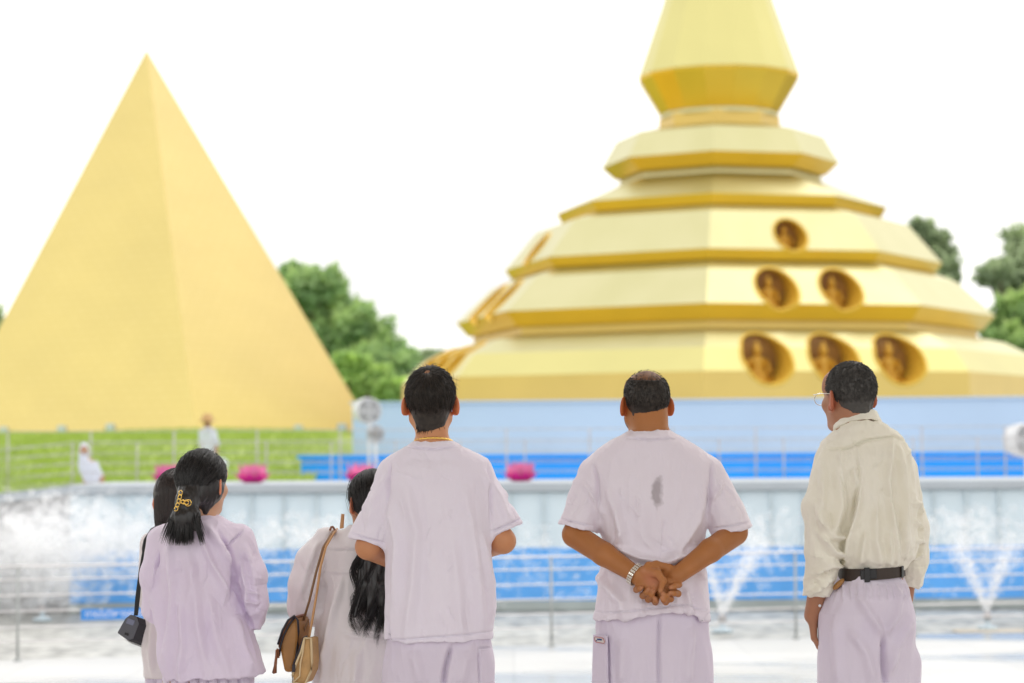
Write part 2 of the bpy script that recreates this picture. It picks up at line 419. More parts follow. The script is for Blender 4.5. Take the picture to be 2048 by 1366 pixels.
M['steel'] = mat('stainless', (.72, .70, .70), rough=.3, metal=.8, var=.04)
M['post'] = mat('post_steel', (.46, .48, .47), rough=.4, metal=.5, var=.06)
M['steel_old'] = mat('weathered_steel', (.48, .46, .46), rough=.5, metal=.4, var=.15)
M['white'] = mat('white_plastic', (.80, .81, .83), rough=.4, var=.03)
M['dark'] = mat('dark_metal', (.05, .05, .05), rough=.5, var=.2)
M['pink'] = mat('pink_petal', (.78, .20, .42), rough=.5, var=.25, vscale=4, trans=.25)
M['magenta'] = mat('magenta_petal', (.72, .015, .30), rough=.45, var=.2, vscale=4, trans=.2)
M['grass'] = mat('lawn', (.33, .45, .08), rough=.9, var=.3, vscale=.3, col2=(.41, .52, .10), det=8)
M['blade'] = mat('grass_blades', (.34, .46, .09), rough=.7, col2=(.40, .52, .10), vscale=.7, trans=.3)
M['pave'] = mat('pavement', (.52, .525, .52), rough=.45, var=.06, vscale=.35, det=6)
M['floor'] = mat('pavilion_floor', (.60, .56, .55), rough=.35, var=.05, vscale=.6)
M['earth'] = mat('ground', (.20, .24, .09), rough=.95, var=.3, vscale=.05, det=6)
M['tan'] = mat('tan_paving', (.62, .56, .46), rough=.7, var=.1, vscale=1)
def pool_mat():
    m = mat('wet_pebbles', (.62, .62, .58), rough=.42, var=.12, vscale=.7)
    N, L = m.node_tree.nodes, m.node_tree.links; B = N['Principled BSDF']; t = [n for n in N if n.type == 'TEX_COORD'][0]
    v = N.new('ShaderNodeTexVoronoi'); v.inputs['Scale'].default_value = 5; L.new(t.outputs['Object'], v.inputs['Vector'])
    b = N.new('ShaderNodeBump'); b.inputs['Strength'].default_value = .8; b.inputs['Distance'].default_value = .05; b.invert = True
    L.new(v.outputs['Distance'], b.inputs['Height']); L.new(b.outputs[0], B.inputs['Normal'])
    mu = [n for n in N if n.type == 'MIX'][0]
    m2 = N.new('ShaderNodeMix'); m2.data_type = 'RGBA'; m2.blend_type = 'MULTIPLY'; m2.inputs['Factor'].default_value = .8
    r = N.new('ShaderNodeMapRange'); r.inputs[1].default_value = .2; r.inputs[2].default_value = .75; r.inputs[3].default_value = 1.15; r.inputs[4].default_value = .45
    L.new(v.outputs['Distance'], r.inputs[0]); L.new(mu.outputs['Result'], m2.inputs['A']); L.new(r.outputs[0], m2.inputs['B']); L.new(m2.outputs['Result'], B.inputs['Base Color'])
    return m
M['pool'] = pool_mat()
def paving_mat():
    m = mat('pavement_slabs', (.63, .635, .63), rough=.45, var=.05, vscale=.5, det=8)
    N, L = m.node_tree.nodes, m.node_tree.links; B = N['Principled BSDF']; t = [n for n in N if n.type == 'TEX_COORD'][0]
    br = N.new('ShaderNodeTexBrick'); br.offset = 0; br.inputs['Scale'].default_value = 1; br.inputs['Brick Width'].default_value = 1.2; br.inputs['Row Height'].default_value = 1.2; br.inputs['Mortar Size'].default_value = .012
    br.inputs['Color1'].default_value = (1, 1, 1, 1); br.inputs['Color2'].default_value = (.95, .95, .94, 1); br.inputs['Mortar'].default_value = (.86, .86, .86, 1); L.new(t.outputs['Object'], br.inputs['Vector'])
    mu = [n for n in N if n.type == 'MIX'][0]; m2 = N.new('ShaderNodeMix'); m2.data_type = 'RGBA'; m2.blend_type = 'MULTIPLY'; m2.inputs['Factor'].default_value = 1
    L.new(mu.outputs['Result'], m2.inputs['A']); L.new(br.outputs['Color'], m2.inputs['B'])
    nz = N.new('ShaderNodeTexNoise'); nz.inputs['Scale'].default_value = .28; nz.inputs['Detail'].default_value = 5; mp = N.new('ShaderNodeMapping'); mp.inputs['Scale'].default_value = (.6, 1.6, 1); L.new(t.outputs['Object'], mp.inputs[0]); L.new(mp.outputs[0], nz.inputs['Vector'])
    r1 = N.new('ShaderNodeMapRange'); r1.inputs[1].default_value = .50; r1.inputs[2].default_value = .60; r1.inputs[3].default_value = 1; r1.inputs[4].default_value = .80; L.new(nz.outputs['Fac'], r1.inputs[0])
    m3 = N.new('ShaderNodeMix'); m3.data_type = 'RGBA'; m3.blend_type = 'MULTIPLY'; m3.inputs['Factor'].default_value = 1; L.new(m2.outputs['Result'], m3.inputs['A']); L.new(r1.outputs[0], m3.inputs['B']); L.new(m3.outputs['Result'], B.inputs['Base Color'])
    r2 = N.new('ShaderNodeMapRange'); r2.inputs[1].default_value = .50; r2.inputs[2].default_value = .60; r2.inputs[3].default_value = .5; r2.inputs[4].default_value = .18; L.new(nz.outputs['Fac'], r2.inputs[0]); L.new(r2.outputs[0], B.inputs['Roughness'])
    return m
M['pave'] = paving_mat()
def water_mat(name, alpha):
    m = bpy.data.materials.new(name); m.use_nodes = True; N, L = m.node_tree.nodes, m.node_tree.links
    B = N['Principled BSDF']; B.inputs['Base Color'].default_value = (.97, .98, 1, 1); B.inputs['Roughness'].default_value = .4
    t = N.new('ShaderNodeBsdfTranslucent'); t.inputs['Color'].default_value = (1, 1, 1, 1)
    a = N.new('ShaderNodeMixShader'); a.inputs[0].default_value = .6; L.new(B.outputs[0], a.inputs[1]); L.new(t.outputs[0], a.inputs[2])
    tr = N.new('ShaderNodeBsdfTransparent'); b = N.new('ShaderNodeMixShader'); b.inputs[0].default_value = alpha
    L.new(tr.outputs[0], b.inputs[1]); L.new(a.outputs[0], b.inputs[2]); L.new(b.outputs[0], N['Material Output'].inputs['Surface']); return m
M['spray'] = water_mat('spray', .55); M['mist'] = water_mat('mist', .15)
def leaf_mat():
    m = mat('foliage', (1, 1, 1), rough=.6, var=.15, vscale=.4, attr=True, trans=.5); return m
M['leaf'] = leaf_mat(); M['bark'] = mat('bark', (.12, .09, .06), rough=.9, var=.3, vscale=3)
def dim(m, k):
    for n in m.node_tree.nodes:
        if n.type == 'MIX' and not n.inputs['A'].is_linked and not n.inputs['B'].is_linked:
            for q in ('A', 'B'): n.inputs[q].default_value = [c*k for c in n.inputs[q].default_value[:3]]+[1]
        if n.type == 'TEX_BRICK' and m.name == 'gold_tiles':
            for q in ('Color1', 'Color2', 'Mortar'): n.inputs[q].default_value = [c*k for c in n.inputs[q].default_value[:3]]+[1]
for k_ in list(M):
    if k_ not in ('floor', 'mist', 'spray', 'bark', 'seam', 'dark'): dim(M[k_], .84 if k_ == 'tile' else 1.0 if k_ in ('steel', 'steel_old') else (.98 if k_ in ('leaf', 'grass', 'blade', 'blue', 'pool_blue', 'pave', 'pink', 'magenta', 'panel') else .85))
# ================================================================== GROUND AND PAVING
def struct(name, mb, m): return tag(mb.build(name, m), kind='structure')
def sheet(name, pts, m): 
    b = MB(); b.bm.faces.new([b.bm.verts.new(p) for p in pts]); return struct(name, b, m)
sheet('ground', [(-700, -200, -.70), (700, -200, -.70), (700, 1500, -.70), (-700, 1500, -.70)], M['earth'])
RAIL0, RAIL1 = np.array(P(35, 1320, 23.1)), np.array(P(1837, 1268, 25.6))
RD = (RAIL1-RAIL0)[:2]; RD = RD/np.linalg.norm(RD)
def rail_pt(x): return RAIL0[1]+(x-RAIL0[0])*RD[1]/RD[0]
sheet('pavement', [(-26, 10.9, PLAZA), (26, 10.9, PLAZA), (26, rail_pt(26)+.12, PLAZA), (-26, rail_pt(-26)+.12, PLAZA)], M['pave'])
sheet('pool_floor', [(-26, rail_pt(-26)+.12, PLAZA-.012), (26, rail_pt(26)+.12, PLAZA-.012), (26, 30.3, PLAZA-.012), (-26, 30.3, PLAZA-.012)], M['pool'])
b = MB(); p0 = (5.05, rail_pt(5.05)+.2); b.box((p0[0], p0[1], PLAZA-.01), (26, p0[1]+.45, PLAZA+.006)); struct('path', b, M['tan'])
b = MB(); b.box((-16, -14, -.2), (16, 11, FLOOR)); b.box((-16, 11.002, -.45), (16, 11.32, -.17)); b.box((-16, 11.322, -.66), (16, 11.64, -.33)); struct('floor', b, M['floor'])
M['shade_roof'] = mat('shade_roof_boards', (.52, .45, .38), rough=.8, var=.06, vscale=.5)
b = MB(); b.box((-16, 2.9, 4.9), (16, 8.8, 5.2)); struct('shade_roof', b, M['shade_roof'])  # unseen roof strip, size and height set to shade the people
b = MB(); b.box((-40, 33.2, -.66), (40, 140, TERR)); struct('terrace', b, M['pave'])
# lawn bank rising to the monuments
nx, ny = 60, 40
def bank_z(x, y):
    t = min(1, max(0, (y-36)/34)); t = t*t*(3-2*t)
    return TERR+.02+t*1.34+.05*math.sin(x*.7+y*.3)*t
def lawn_edge(y): return -3.35-max(0, min(y, 72)-36)*.049
ys = np.linspace(35.2, 150, ny)
V = [(-60+(lawn_edge(y)+60)*i/(nx-1), y, bank_z(-60+(lawn_edge(y)+60)*i/(nx-1), y) if i < nx-1 else TERR-.05) for y in ys for i in range(nx)]
Q = [(j*nx+i, j*nx+i+1, (j+1)*nx+i+1, (j+1)*nx+i) for j in range(ny-1) for i in range(nx-1)]
tag(link('lawn', mesh_np('lawn', V, Q), M['grass']), kind='structure')
n = 26000; gy = 35.4+RNG.random(n)**1.5*40; gx = np.array([lawn_edge(v)-.1 for v in gy])-RNG.random(n)*17
gz = np.array([bank_z(a, c) for a, c in zip(gx, gy)])
h = RNG.uniform(.05, .15, n); a = RNG.uniform(0, PI, n); wd = RNG.uniform(.03, .07, n); tx = RNG.normal(0, .04, (n, 2))
bse = np.stack([gx, gy, gz], 1); d = np.stack([np.cos(a)*wd, np.sin(a)*wd, 0*a], 1); tip = bse+np.stack([tx[:, 0], tx[:, 1], h], 1)
V = np.stack([bse-d, bse+d, tip+d*.25, tip-d*.25], 1).reshape(-1, 3); Q = np.arange(4*n).reshape(-1, 4)
tag(link('grass', mesh_np('grass', V, Q), M['blade']), 'short green grass covering the bank below the golden pyramid', 'grass', kind='stuff')
# ================================================================== RETAINING WALL WITH BLUE POOL SIDE
XL = -5.82
wl = thing('pool_wall', 'pale panelled retaining wall with a blue painted lower half behind the fountains', 'wall', (0, 30, PLAZA))
b = MB(); b.box((XL, 30, .165), (24, 30.6, .895)); b.build('upper_panel', M['panel'], wl)
b = MB(); b.box((XL, 29.985, -.525), (24, 30.6, .163)); b.build('blue_band', M['pool_blue'], wl)
b = MB(); b.box((XL, 29.9, PLAZA), (24, 30.6, -.527)); b.build('plinth', M['plinth'], wl)
b = MB(); b.box((XL, 29.92, .90), (24, 33.2, LEDGE), .015); b.build('capstone', M['cap'], wl)
x = XL+.25; k = 0
while x < 12:
    bb = MB(); bb.box((x-.022, 29.955, .168), (x+.022, 29.998, .893)); bb.build('joint_strip', M['seam'], wl); x += .427*1.0; k += 1
    if k > 60: break
gw = thing('ramp_wall', 'dark grey wall end under the sloping ramp at the left edge', 'wall', (-8, 30, PLAZA))
b = MB(); b.prism([(XL-.003, 30.05, PLAZA), (XL-.003, 30.05, .90), (-12, 30.05, .2), (-12, 30.05, PLAZA)], (0, 3, 0)); b.build('wall_body', M['wall_grey'], gw)
b = MB(); b.prism([(XL-.003, 29.97, .902), (XL-.003, 29.97, LEDGE), (-12, 29.97, .36), (-12, 29.97, .21)], (0, 3.2, 0)); b.build('capstone', M['cap'], gw)
# ================================================================== RAILINGS
def railing(name, label, posts, zs, rp, rb, m, slope=None, group=None, base=True, tilt=0):
    o = thing(name, label, 'railing', posts[0], group)
    for i, p in enumerate(posts):
        q = MB(); q.tube([p, (p[0], p[1], p[2]+zs[0])], rp, 10)
        if base: q.lathe([(0, 0), (rp*3, 0), (rp*3, .012), (rp*1.2, .03), (0, .03)], p, 14)
        q.build('post', M['post'] if m is M['steel'] else m, o)
    for z in zs:
        q = MB(); pts = [(p[0], p[1], p[2]+z) for p in posts]
        q.tube(pts, rb*(1.35 if z == zs[0] else 1), 8); q.build('bar', m, o)
    return o
zs = [.955, .82, .66, .50, .34, .196]
px0 = RAIL0[0]
pp = [(px0+RD[0]*1.40*i, RAIL0[1]+RD[1]*1.40*i, PLAZA) for i in range(-1, 10)]
railing('railing', 'stainless steel railing with six thin bars along the fountain pool', pp, zs, .014, .0085, M['steel'])
z2 = [.95, .80, .65, .50, .35, .2]
pp = [(-9.6, 33.9, TERR-.42), (-8.4, 33.9, TERR-.2), (-6.55, 33.9, TERR)]+[(-6.55+.74*i*1.3, 33.9, TERR) for i in range(1, 23)]
railing('terrace_railing', 'low steel railing just behind the lotus flowers on the wall ledge', pp, z2, .011, .0055, M['steel_old'], base=False)
pp = [(-13.5, 37, TERR-.5), (-8.2, 37, TERR+.08)]+[(-8.2+1.35*i, 37, TERR+.08) for i in range(1, 17)]
railing('terrace_railing', 'taller far railing along the foot of the grass bank', pp, [1.06]+[v*1.03 for v in z2[1:]], .014, .0055, M['steel_old'], base=False)
# ================================================================== PALE BLUE PODIUM AND BLUE STEP
def slab(name, x0, y0, x1, y1, z0, z1, dep, m, label, cat, over=0):
    d = Vector((x1-x0, y1-y0, 0)).normalized(); nrm = Vector((-d.y, d.x, 0))
    a, c = Vector((x0, y0, 0)), Vector((x1, y1, 0))
    o = thing(name, label, cat, (x0, y0, z0))
    q = MB(); q.prism([a+Vector((0, 0, z0)), c+Vector((0, 0, z0)), c+nrm*dep+Vector((0, 0, z0)), a+nrm*dep+Vector((0, 0, z0))], (0, 0, z1-z0)); q.build('wall_body', m, o)
    e = .07
    q = MB(); q.prism([a-nrm*e-d*e+Vector((0, 0, z1+.003)), c-nrm*e+Vector((0, 0, z1+.003)), c+nrm*(.5)+Vector((0, 0, z1+.003)), a+nrm*.5-d*e+Vector((0, 0, z1+.003))], (0, 0, .07)); q.build('coping', m, o)
    return o
A = P(705, 810, 72); B_ = P(2048, 788, 69.5); dd = (B_-A)/(B_[0]-A[0]); B2 = A+dd*34
slab('podium', A[0], A[1], B2[0], B2[1], 1.2, (A[2]+B_[2])/2-.06, 36, M['podium'], 'long pale blue podium wall carrying the golden stupa', 'podium')
A = P(602, 918, 46); B_ = P(2048, 900, 44); dd = (B_-A)/(B_[0]-A[0]); B2 = A+dd*22
slab('step_wall', A[0], A[1], B2[0], B2[1], TERR-.05, (A[2]+B_[2])/2-.05, 3, M['blue'], 'bright blue painted low wall in front of the pale podium', 'wall')
# ================================================================== GOLDEN STUPA
SD = 90.0; SX = float(P(1444, 800, SD)[0]); PXM = SD/F_PX
def zs_(y): return 1.45+(897.5-y)*PXM
FV = -PI/2-math.radians(8)           # direction of the front corner
def ngon(R, z, n, a0): return [(SX+R*math.cos(a0+2*PI*k/n), SD+R*math.sin(a0+2*PI*k/n), z) for k in range(n)]
st = thing('stupa', 'golden octagonal stupa with stacked overhanging tiers and a faceted spire', 'stupa', (SX, SD, 1.2))
def solid(rows, n=8, a0=FV):
    q = MB(); rings = [[q.bm.verts.new(p) for p in ngon(R*PXM, zs_(y), n, a0)] for R, y in rows]
    for A, B in zip(rings, rings[1:]):
        for k in range(n): q.bm.faces.new((A[k], A[(k+1) % n], B[(k+1) % n], B[k]))
    q.bm.faces.new(rings[0][::-1]); q.bm.faces.new(rings[-1]); return q
TIERS = [[(121, 232), (122, 258), (208, 277), (238, 329), (212, 353)],
         [(200, 353.5), (204, 366), (330, 420), (320, 440)],
         [(316, 440.5), (372, 457), (437, 533), (424, 552)],
         [(420, 552.5), (466, 572), (538, 639), (514, 667)],
         [(502, 660), (503, 681), (556, 692), (611, 720), (650, 763), (652, 850)]]
def apothem(rows, z):
    yy = 897.5-(z-1.45)/PXM; r = np.interp(yy, [q[1] for q in rows], [q[0] for q in rows]); return r*PXM*math.cos(PI/8)
def tone_by_facing(o):
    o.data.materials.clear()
    for k_ in ('gold', 'soffit_shade', 'band'): o.data.materials.append(M[k_])
    for f in o.data.polygons: f.material_index = 1 if f.normal.z < -.08 else (2 if abs(f.normal.z) < .12 else 0)  # painted by facing: shaded gold underneath, reflected tan on upright faces
NICHES = []       # tier, z, radius, sideways offsets
NICHES.append((4, 4.55, .93, (-2.47, 0, 2.47))); NICHES.append((3, 7.13, .80, (-1.22, 1.22))); NICHES.append((2, 9.22, .64, (0,)))
FACES = [FV+PI/8+k*PI/2 for k in range(4)]
tier_objs = []
for i, rows in enumerate(TIERS):
    o = solid(rows).build('tier', M['gold'], st); tier_objs.append(o)
def cutter(z, r, u, fa, a_in, a_out):
    nrm = Vector((math.cos(fa), math.sin(fa), 0)); tg = Vector((-math.sin(fa), math.cos(fa), 0)); c0 = Vector((SX, SD, z))+tg*u
    bm = bmesh.new(); bmesh.ops.create_cone(bm, cap_ends=True, segments=48, radius1=r, radius2=r, depth=a_out-a_in)
    Mx = Matrix.Translation(c0+nrm*(a_in+a_out)/2-Vector(st.location)) @ nrm.to_track_quat('Z', 'Y').to_matrix().to_4x4()
    bmesh.ops.transform(bm, matrix=Mx, verts=bm.verts); return bm
for (ti, z, r, us) in NICHES:
    o = tier_objs[ti]; bmc = bmesh.new()
    for fa in FACES:
        for u in us:
            a_in = apothem(TIERS[ti], z)-1.65*r
            bmx = cutter(z, r, u, fa, a_in, apothem(TIERS[ti], z)+3)
            me = bpy.data.meshes.new('c'); bmx.to_mesh(me); bmx.free(); bmc.from_mesh(me); bpy.data.meshes.remove(me)
    me = bpy.data.meshes.new('cut'); bmc.to_mesh(me); bmc.free(); cu = bpy.data.objects.new('cut', me); C.objects.link(cu); cu.location = st.location
    md = o.modifiers.new('b', 'BOOLEAN'); md.operation = 'DIFFERENCE'; md.solver = 'EXACT'; md.object = cu
    bpy.context.view_layer.update(); dg = bpy.context.evaluated_depsgraph_get()
    nm = bpy.data.meshes.new_from_object(o.evaluated_get(dg)); o.modifiers.clear(); o.data = nm
    bpy.data.objects.remove(cu)
for o in tier_objs: tone_by_facing(o)
tier_objs[4].data.materials.append(M['spire_reflect'])
for f in tier_objs[4].data.polygons:
    if .60 < f.normal.z < .72: f.material_index = 3  # steep slope painted a greener gold in place of its own reflection
# seated figure for the niches
S = SDF((-.8, -.6, -.1), (.8, .6, 1.6), .025)
S.ell((0, -.05, .13), (.56, .36, .15), k=.05); S.cone((0, 0, .2), (0, 0, .72), .26, .23, .1); S.ell((0, 0, .76), (.36, .17, .12), k=.1)
for s_ in (-1, 1): S.chain([(s_*.34, 0, .74), (s_*.43, -.05, .45), (s_*.1, -.3, .28)], [.09, .08, .06], .05); S.cone((s_*.5, -.02, .12), (s_*-.1, -.34, .12), .14, .08, .05)
S.cone((0, 0, .8), (0, 0, 1), .09, .09, .04); S.ell((0, -.02, 1.12), (.155, .17, .2), k=.03); S.ell((0, 0, 1.32), (.08, .08, .1), k=.05); S.cone((0, 0, 1.38), (0, 0, 1.5), .035, .01, .03)
stat_me = S.mesh('statue', (0, 0, 0)); 
for (ti, z, r, us) in NICHES:
    for fi, fa in enumerate(FACES):
        for u in us:
            if fi == 1 or fi == 2: continue          # faces turned away from the camera
            nrm = Vector((math.cos(fa), math.sin(fa), 0)); tg = Vector((-math.sin(fa), math.cos(fa), 0)); c0 = Vector((SX, SD, z))+tg*u
            # rim follows the slope of the tier
            q = MB(); pts = []
            for k in range(40):
                t = 2*PI*k/40; zz = z+r*math.sin(t); pts.append(c0+tg*r*math.cos(t)+Vector((0, 0, r*math.sin(t)))+nrm*(apothem(TIERS[ti], zz)))
            q.tube(pts, .055, 8, closed=True)
            ia = apothem(TIERS[ti], z)-1.60*r; rg1 = [q.bm.verts.new(c0+(p_-c0-nrm*((p_-c0).dot(nrm)))*.985+nrm*((p_-c0).dot(nrm)-.01)) for p_ in pts]; rg2 = [q.bm.verts.new(c0+(p_-c0-nrm*((p_-c0).dot(nrm)))*.985+nrm*ia) for p_ in pts]
            for k in range(40): q.bm.faces.new((rg1[k], rg1[(k+1) % 40], rg2[(k+1) % 40], rg2[k])).smooth = True
            rim = q.build('niche', M['niche_wall'], st)
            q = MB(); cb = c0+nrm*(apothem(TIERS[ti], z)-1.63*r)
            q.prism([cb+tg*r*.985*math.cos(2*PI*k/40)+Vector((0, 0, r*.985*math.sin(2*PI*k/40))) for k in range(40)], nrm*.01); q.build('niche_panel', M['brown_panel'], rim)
            s_ = link('statue', stat_me, M['gold_statue'], rim)
            p = c0+nrm*(apothem(TIERS[ti], z)-1.1*r)-Vector((0, 0, r*.93))-Vector(st.location)
            s_.location = p; s_.rotation_euler = (0, 0, fa+PI/2); s_.scale = [r*1.12]*3
a16 = FV+math.radians(8+11.25-4)
sb_ = solid([(163, 152), (162, 158), (121, 226)], 16, a16).build('spire_base', M['soffit_shade'], st)
solid([(4, -1350), (30, -900), (62, -450), (111, 0), (163, 151.5)], 16, a16).build('spire', M['spire_reflect'], st)  # darker olive gold stands in for the reflected horizon and trees
solid([(118, 225.5), (119, 234)], 16, a16).build('collar', M['gold'], st)
# ================================================================== GOLDEN PYRAMID
PD = 90.0; ap = P(293, 99, PD); rr = 436/F_PX*PD; f0 = math.radians(20.6)
q = MB(); bz = 1.6
def foot(px, Y):
    p = P(px, 866, Y); d = p-ap; return ap+d*((bz-ap[2])/d[2])
cF, cR, cL = foot(392, 82), foot(748, 91), foot(-113, 90); cB = cR+cL-cF
top = q.bm.verts.new(ap); cs = [q.bm.verts.new(c) for c in (cF, cR, cB, cL)]
uvl = q.bm.loops.layers.uv.new('UVMap')
for k in range(4):
    f = q.bm.faces.new((cs[k], cs[(k+1) % 4], top)); Lb = (cs[k].co-cs[(k+1) % 4].co).length; hh = ((cs[k].co+cs[(k+1) % 4].co)/2-top.co).length
    for l, uv in zip(f.loops, [(0, 0), (Lb, 0), (Lb/2, hh)]): l[uvl].uv = uv
q.bm.faces.new(cs[::-1])
tag(q.build('pyramid', M['tile']), 'steep golden tiled pyramid standing on the grass bank', 'pyramid')
# small floodlights at its foot
fl0 = None
for i, (px, lab) in enumerate([(8, 'small grey floodlight nearest the left edge at the pyramid base'), (124, 'small grey floodlight at the pyramid base, second from left'), (221, 'small grey floodlight at the pyramid base left of the ridge'), (597, 'small grey floodlight at the right face of the pyramid'), (684, 'small grey floodlight by the right corner of the pyramid')]):
    p = P(px, 866, 76); z = bank_z(p[0], 76)
    if fl0 is None:
        fl0 = thing('floodlight', lab, 'floodlight', (p[0], 76, z), 'floodlights along the pyramid base')
        q = MB(); q.box((p[0]-.14, 75.88, z+.10), (p[0]+.14, 76.06, z+.36), .02); q.build('lamp_housing', M['steel_old'], fl0)
        q = MB(); q.box((p[0]-.12, 75.87, z+.12), (p[0]+.12, 75.876, z+.34)); q.build('lens', M['seam'], fl0)
        q = MB(); q.tube([(p[0]-.16, 76, z+.25), (p[0]-.16, 76, z), (p[0]+.16, 76, z), (p[0]+.16, 76, z+.25)], .02, 6); q.build('bracket', M['dark'], fl0)
    else:
        c = copy_tree(fl0); c.location = (p[0], 76, z); c['label'] = lab
# ================================================================== TREES
def leaf_tree(name, label, clumps, leaf, n, base, trunk_r, pal, group=None, seed=0):
    """clumps: (x,y,z,rx,ry,rz); leaves fill their outer shells, limbs reach each clump"""
    rg = np.random.default_rng(seed)
    o = thing(name, label, 'tree', base, group)
    q = MB(); hub = Vector((base[0], base[1], base[2]+.45*(max(c[2] for c in clumps)-base[2])))
    q.tube([base, ((base[0]+hub[0])/2+.1, base[1], (base[2]+hub[2])/2), hub], [trunk_r, trunk_r*.8, trunk_r*.6], 10)
    for c in clumps:
        m_ = (hub+Vector(c[:3]))/2+Vector(rg.normal(0, .3, 3)); q.tube([hub, m_, c[:3]], [trunk_r*.5, trunk_r*.3, trunk_r*.08], 6)
    q.build('trunk', M['bark'], o)
    Vs, Cs = [], []
    vol = np.array([c[3]*c[4]*c[5] for c in clumps])**.7; cnt = (n*vol/vol.sum()).astype(int)
    for c, k in zip(clumps, cnt):
        sub = max(8, int(24*max(c[3:]))); d = rg.normal(size=(sub, 3)); d /= np.linalg.norm(d, axis=1, keepdims=True)
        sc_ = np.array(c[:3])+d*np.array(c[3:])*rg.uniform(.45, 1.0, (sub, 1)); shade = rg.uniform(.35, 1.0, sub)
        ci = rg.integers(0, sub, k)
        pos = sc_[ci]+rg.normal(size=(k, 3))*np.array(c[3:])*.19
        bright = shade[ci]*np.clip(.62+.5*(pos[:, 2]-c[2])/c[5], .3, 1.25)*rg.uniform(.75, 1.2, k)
        u = rg.normal(size=(k, 3)); u /= np.linalg.norm(u, axis=1, keepdims=True); v = np.cross(u, rg.normal(size=(k, 3))); v /= np.linalg.norm(v, axis=1, keepdims=True)
        s_ = leaf*rg.uniform(.6, 1.3, (k, 1))
        Vs.append(np.stack([pos-u*s_, pos+v*s_*.5, pos+u*s_, pos-v*s_*.5], 1).reshape(-1, 3))
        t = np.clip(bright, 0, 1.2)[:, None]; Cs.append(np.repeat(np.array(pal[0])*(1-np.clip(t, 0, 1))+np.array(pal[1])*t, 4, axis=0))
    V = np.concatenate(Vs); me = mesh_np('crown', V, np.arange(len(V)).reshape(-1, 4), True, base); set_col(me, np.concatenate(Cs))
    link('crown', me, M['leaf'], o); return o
GREEN = [(.23, .42, .21), (.64, .83, .33)]; GREEN2 = [(.32, .42, .27), (.62, .74, .42)]
def crown_px(lst, Y, sd):
    out = []; rg = np.random.default_rng(sd)
    for (x, y, rx, ry) in lst:
        p = P(x, y, Y+rg.uniform(-2, 2)); k = Y/F_PX; out.append((p[0], p[1], p[2], rx*k, rx*k*.8, ry*k))
    return out
g = 'trees beyond the monuments'
def tr(label, lst, Y, bx, leaf, n, pal=GREEN, sd=0, r=.4):
    p = P(bx, 880, Y); leaf_tree('tree', label, crown_px(lst, Y, sd), leaf, n, (p[0], Y, 1.0), r, pal, g, sd)
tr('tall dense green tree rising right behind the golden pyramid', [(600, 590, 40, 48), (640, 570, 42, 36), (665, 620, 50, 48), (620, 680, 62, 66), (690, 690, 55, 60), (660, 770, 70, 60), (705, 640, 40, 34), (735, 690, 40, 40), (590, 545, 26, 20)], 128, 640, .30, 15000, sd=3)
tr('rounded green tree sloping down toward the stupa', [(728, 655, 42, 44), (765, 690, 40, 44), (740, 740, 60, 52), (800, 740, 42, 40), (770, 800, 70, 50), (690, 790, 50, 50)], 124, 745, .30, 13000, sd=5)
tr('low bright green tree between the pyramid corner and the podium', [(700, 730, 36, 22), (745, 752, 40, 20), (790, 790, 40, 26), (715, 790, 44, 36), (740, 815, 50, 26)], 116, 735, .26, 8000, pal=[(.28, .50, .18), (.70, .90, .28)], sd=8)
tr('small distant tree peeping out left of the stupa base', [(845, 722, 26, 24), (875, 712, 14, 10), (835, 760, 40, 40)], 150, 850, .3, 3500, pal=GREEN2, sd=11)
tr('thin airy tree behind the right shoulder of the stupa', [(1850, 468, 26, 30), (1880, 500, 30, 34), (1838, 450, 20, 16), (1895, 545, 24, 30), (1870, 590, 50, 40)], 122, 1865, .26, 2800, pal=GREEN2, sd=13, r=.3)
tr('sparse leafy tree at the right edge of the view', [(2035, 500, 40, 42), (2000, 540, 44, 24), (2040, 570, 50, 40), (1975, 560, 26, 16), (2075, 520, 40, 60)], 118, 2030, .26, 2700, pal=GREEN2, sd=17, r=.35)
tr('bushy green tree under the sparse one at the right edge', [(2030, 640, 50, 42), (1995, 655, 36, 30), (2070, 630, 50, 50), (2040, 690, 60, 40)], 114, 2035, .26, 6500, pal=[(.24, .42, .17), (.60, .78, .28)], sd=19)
tr('dark tree tip just showing beyond the left flank of the pyramid', [(2, 640, 12, 18), (-10, 680, 26, 30), (-40, 650, 40, 40)], 126, -15, .26, 3500, pal=GREEN2, sd=23)
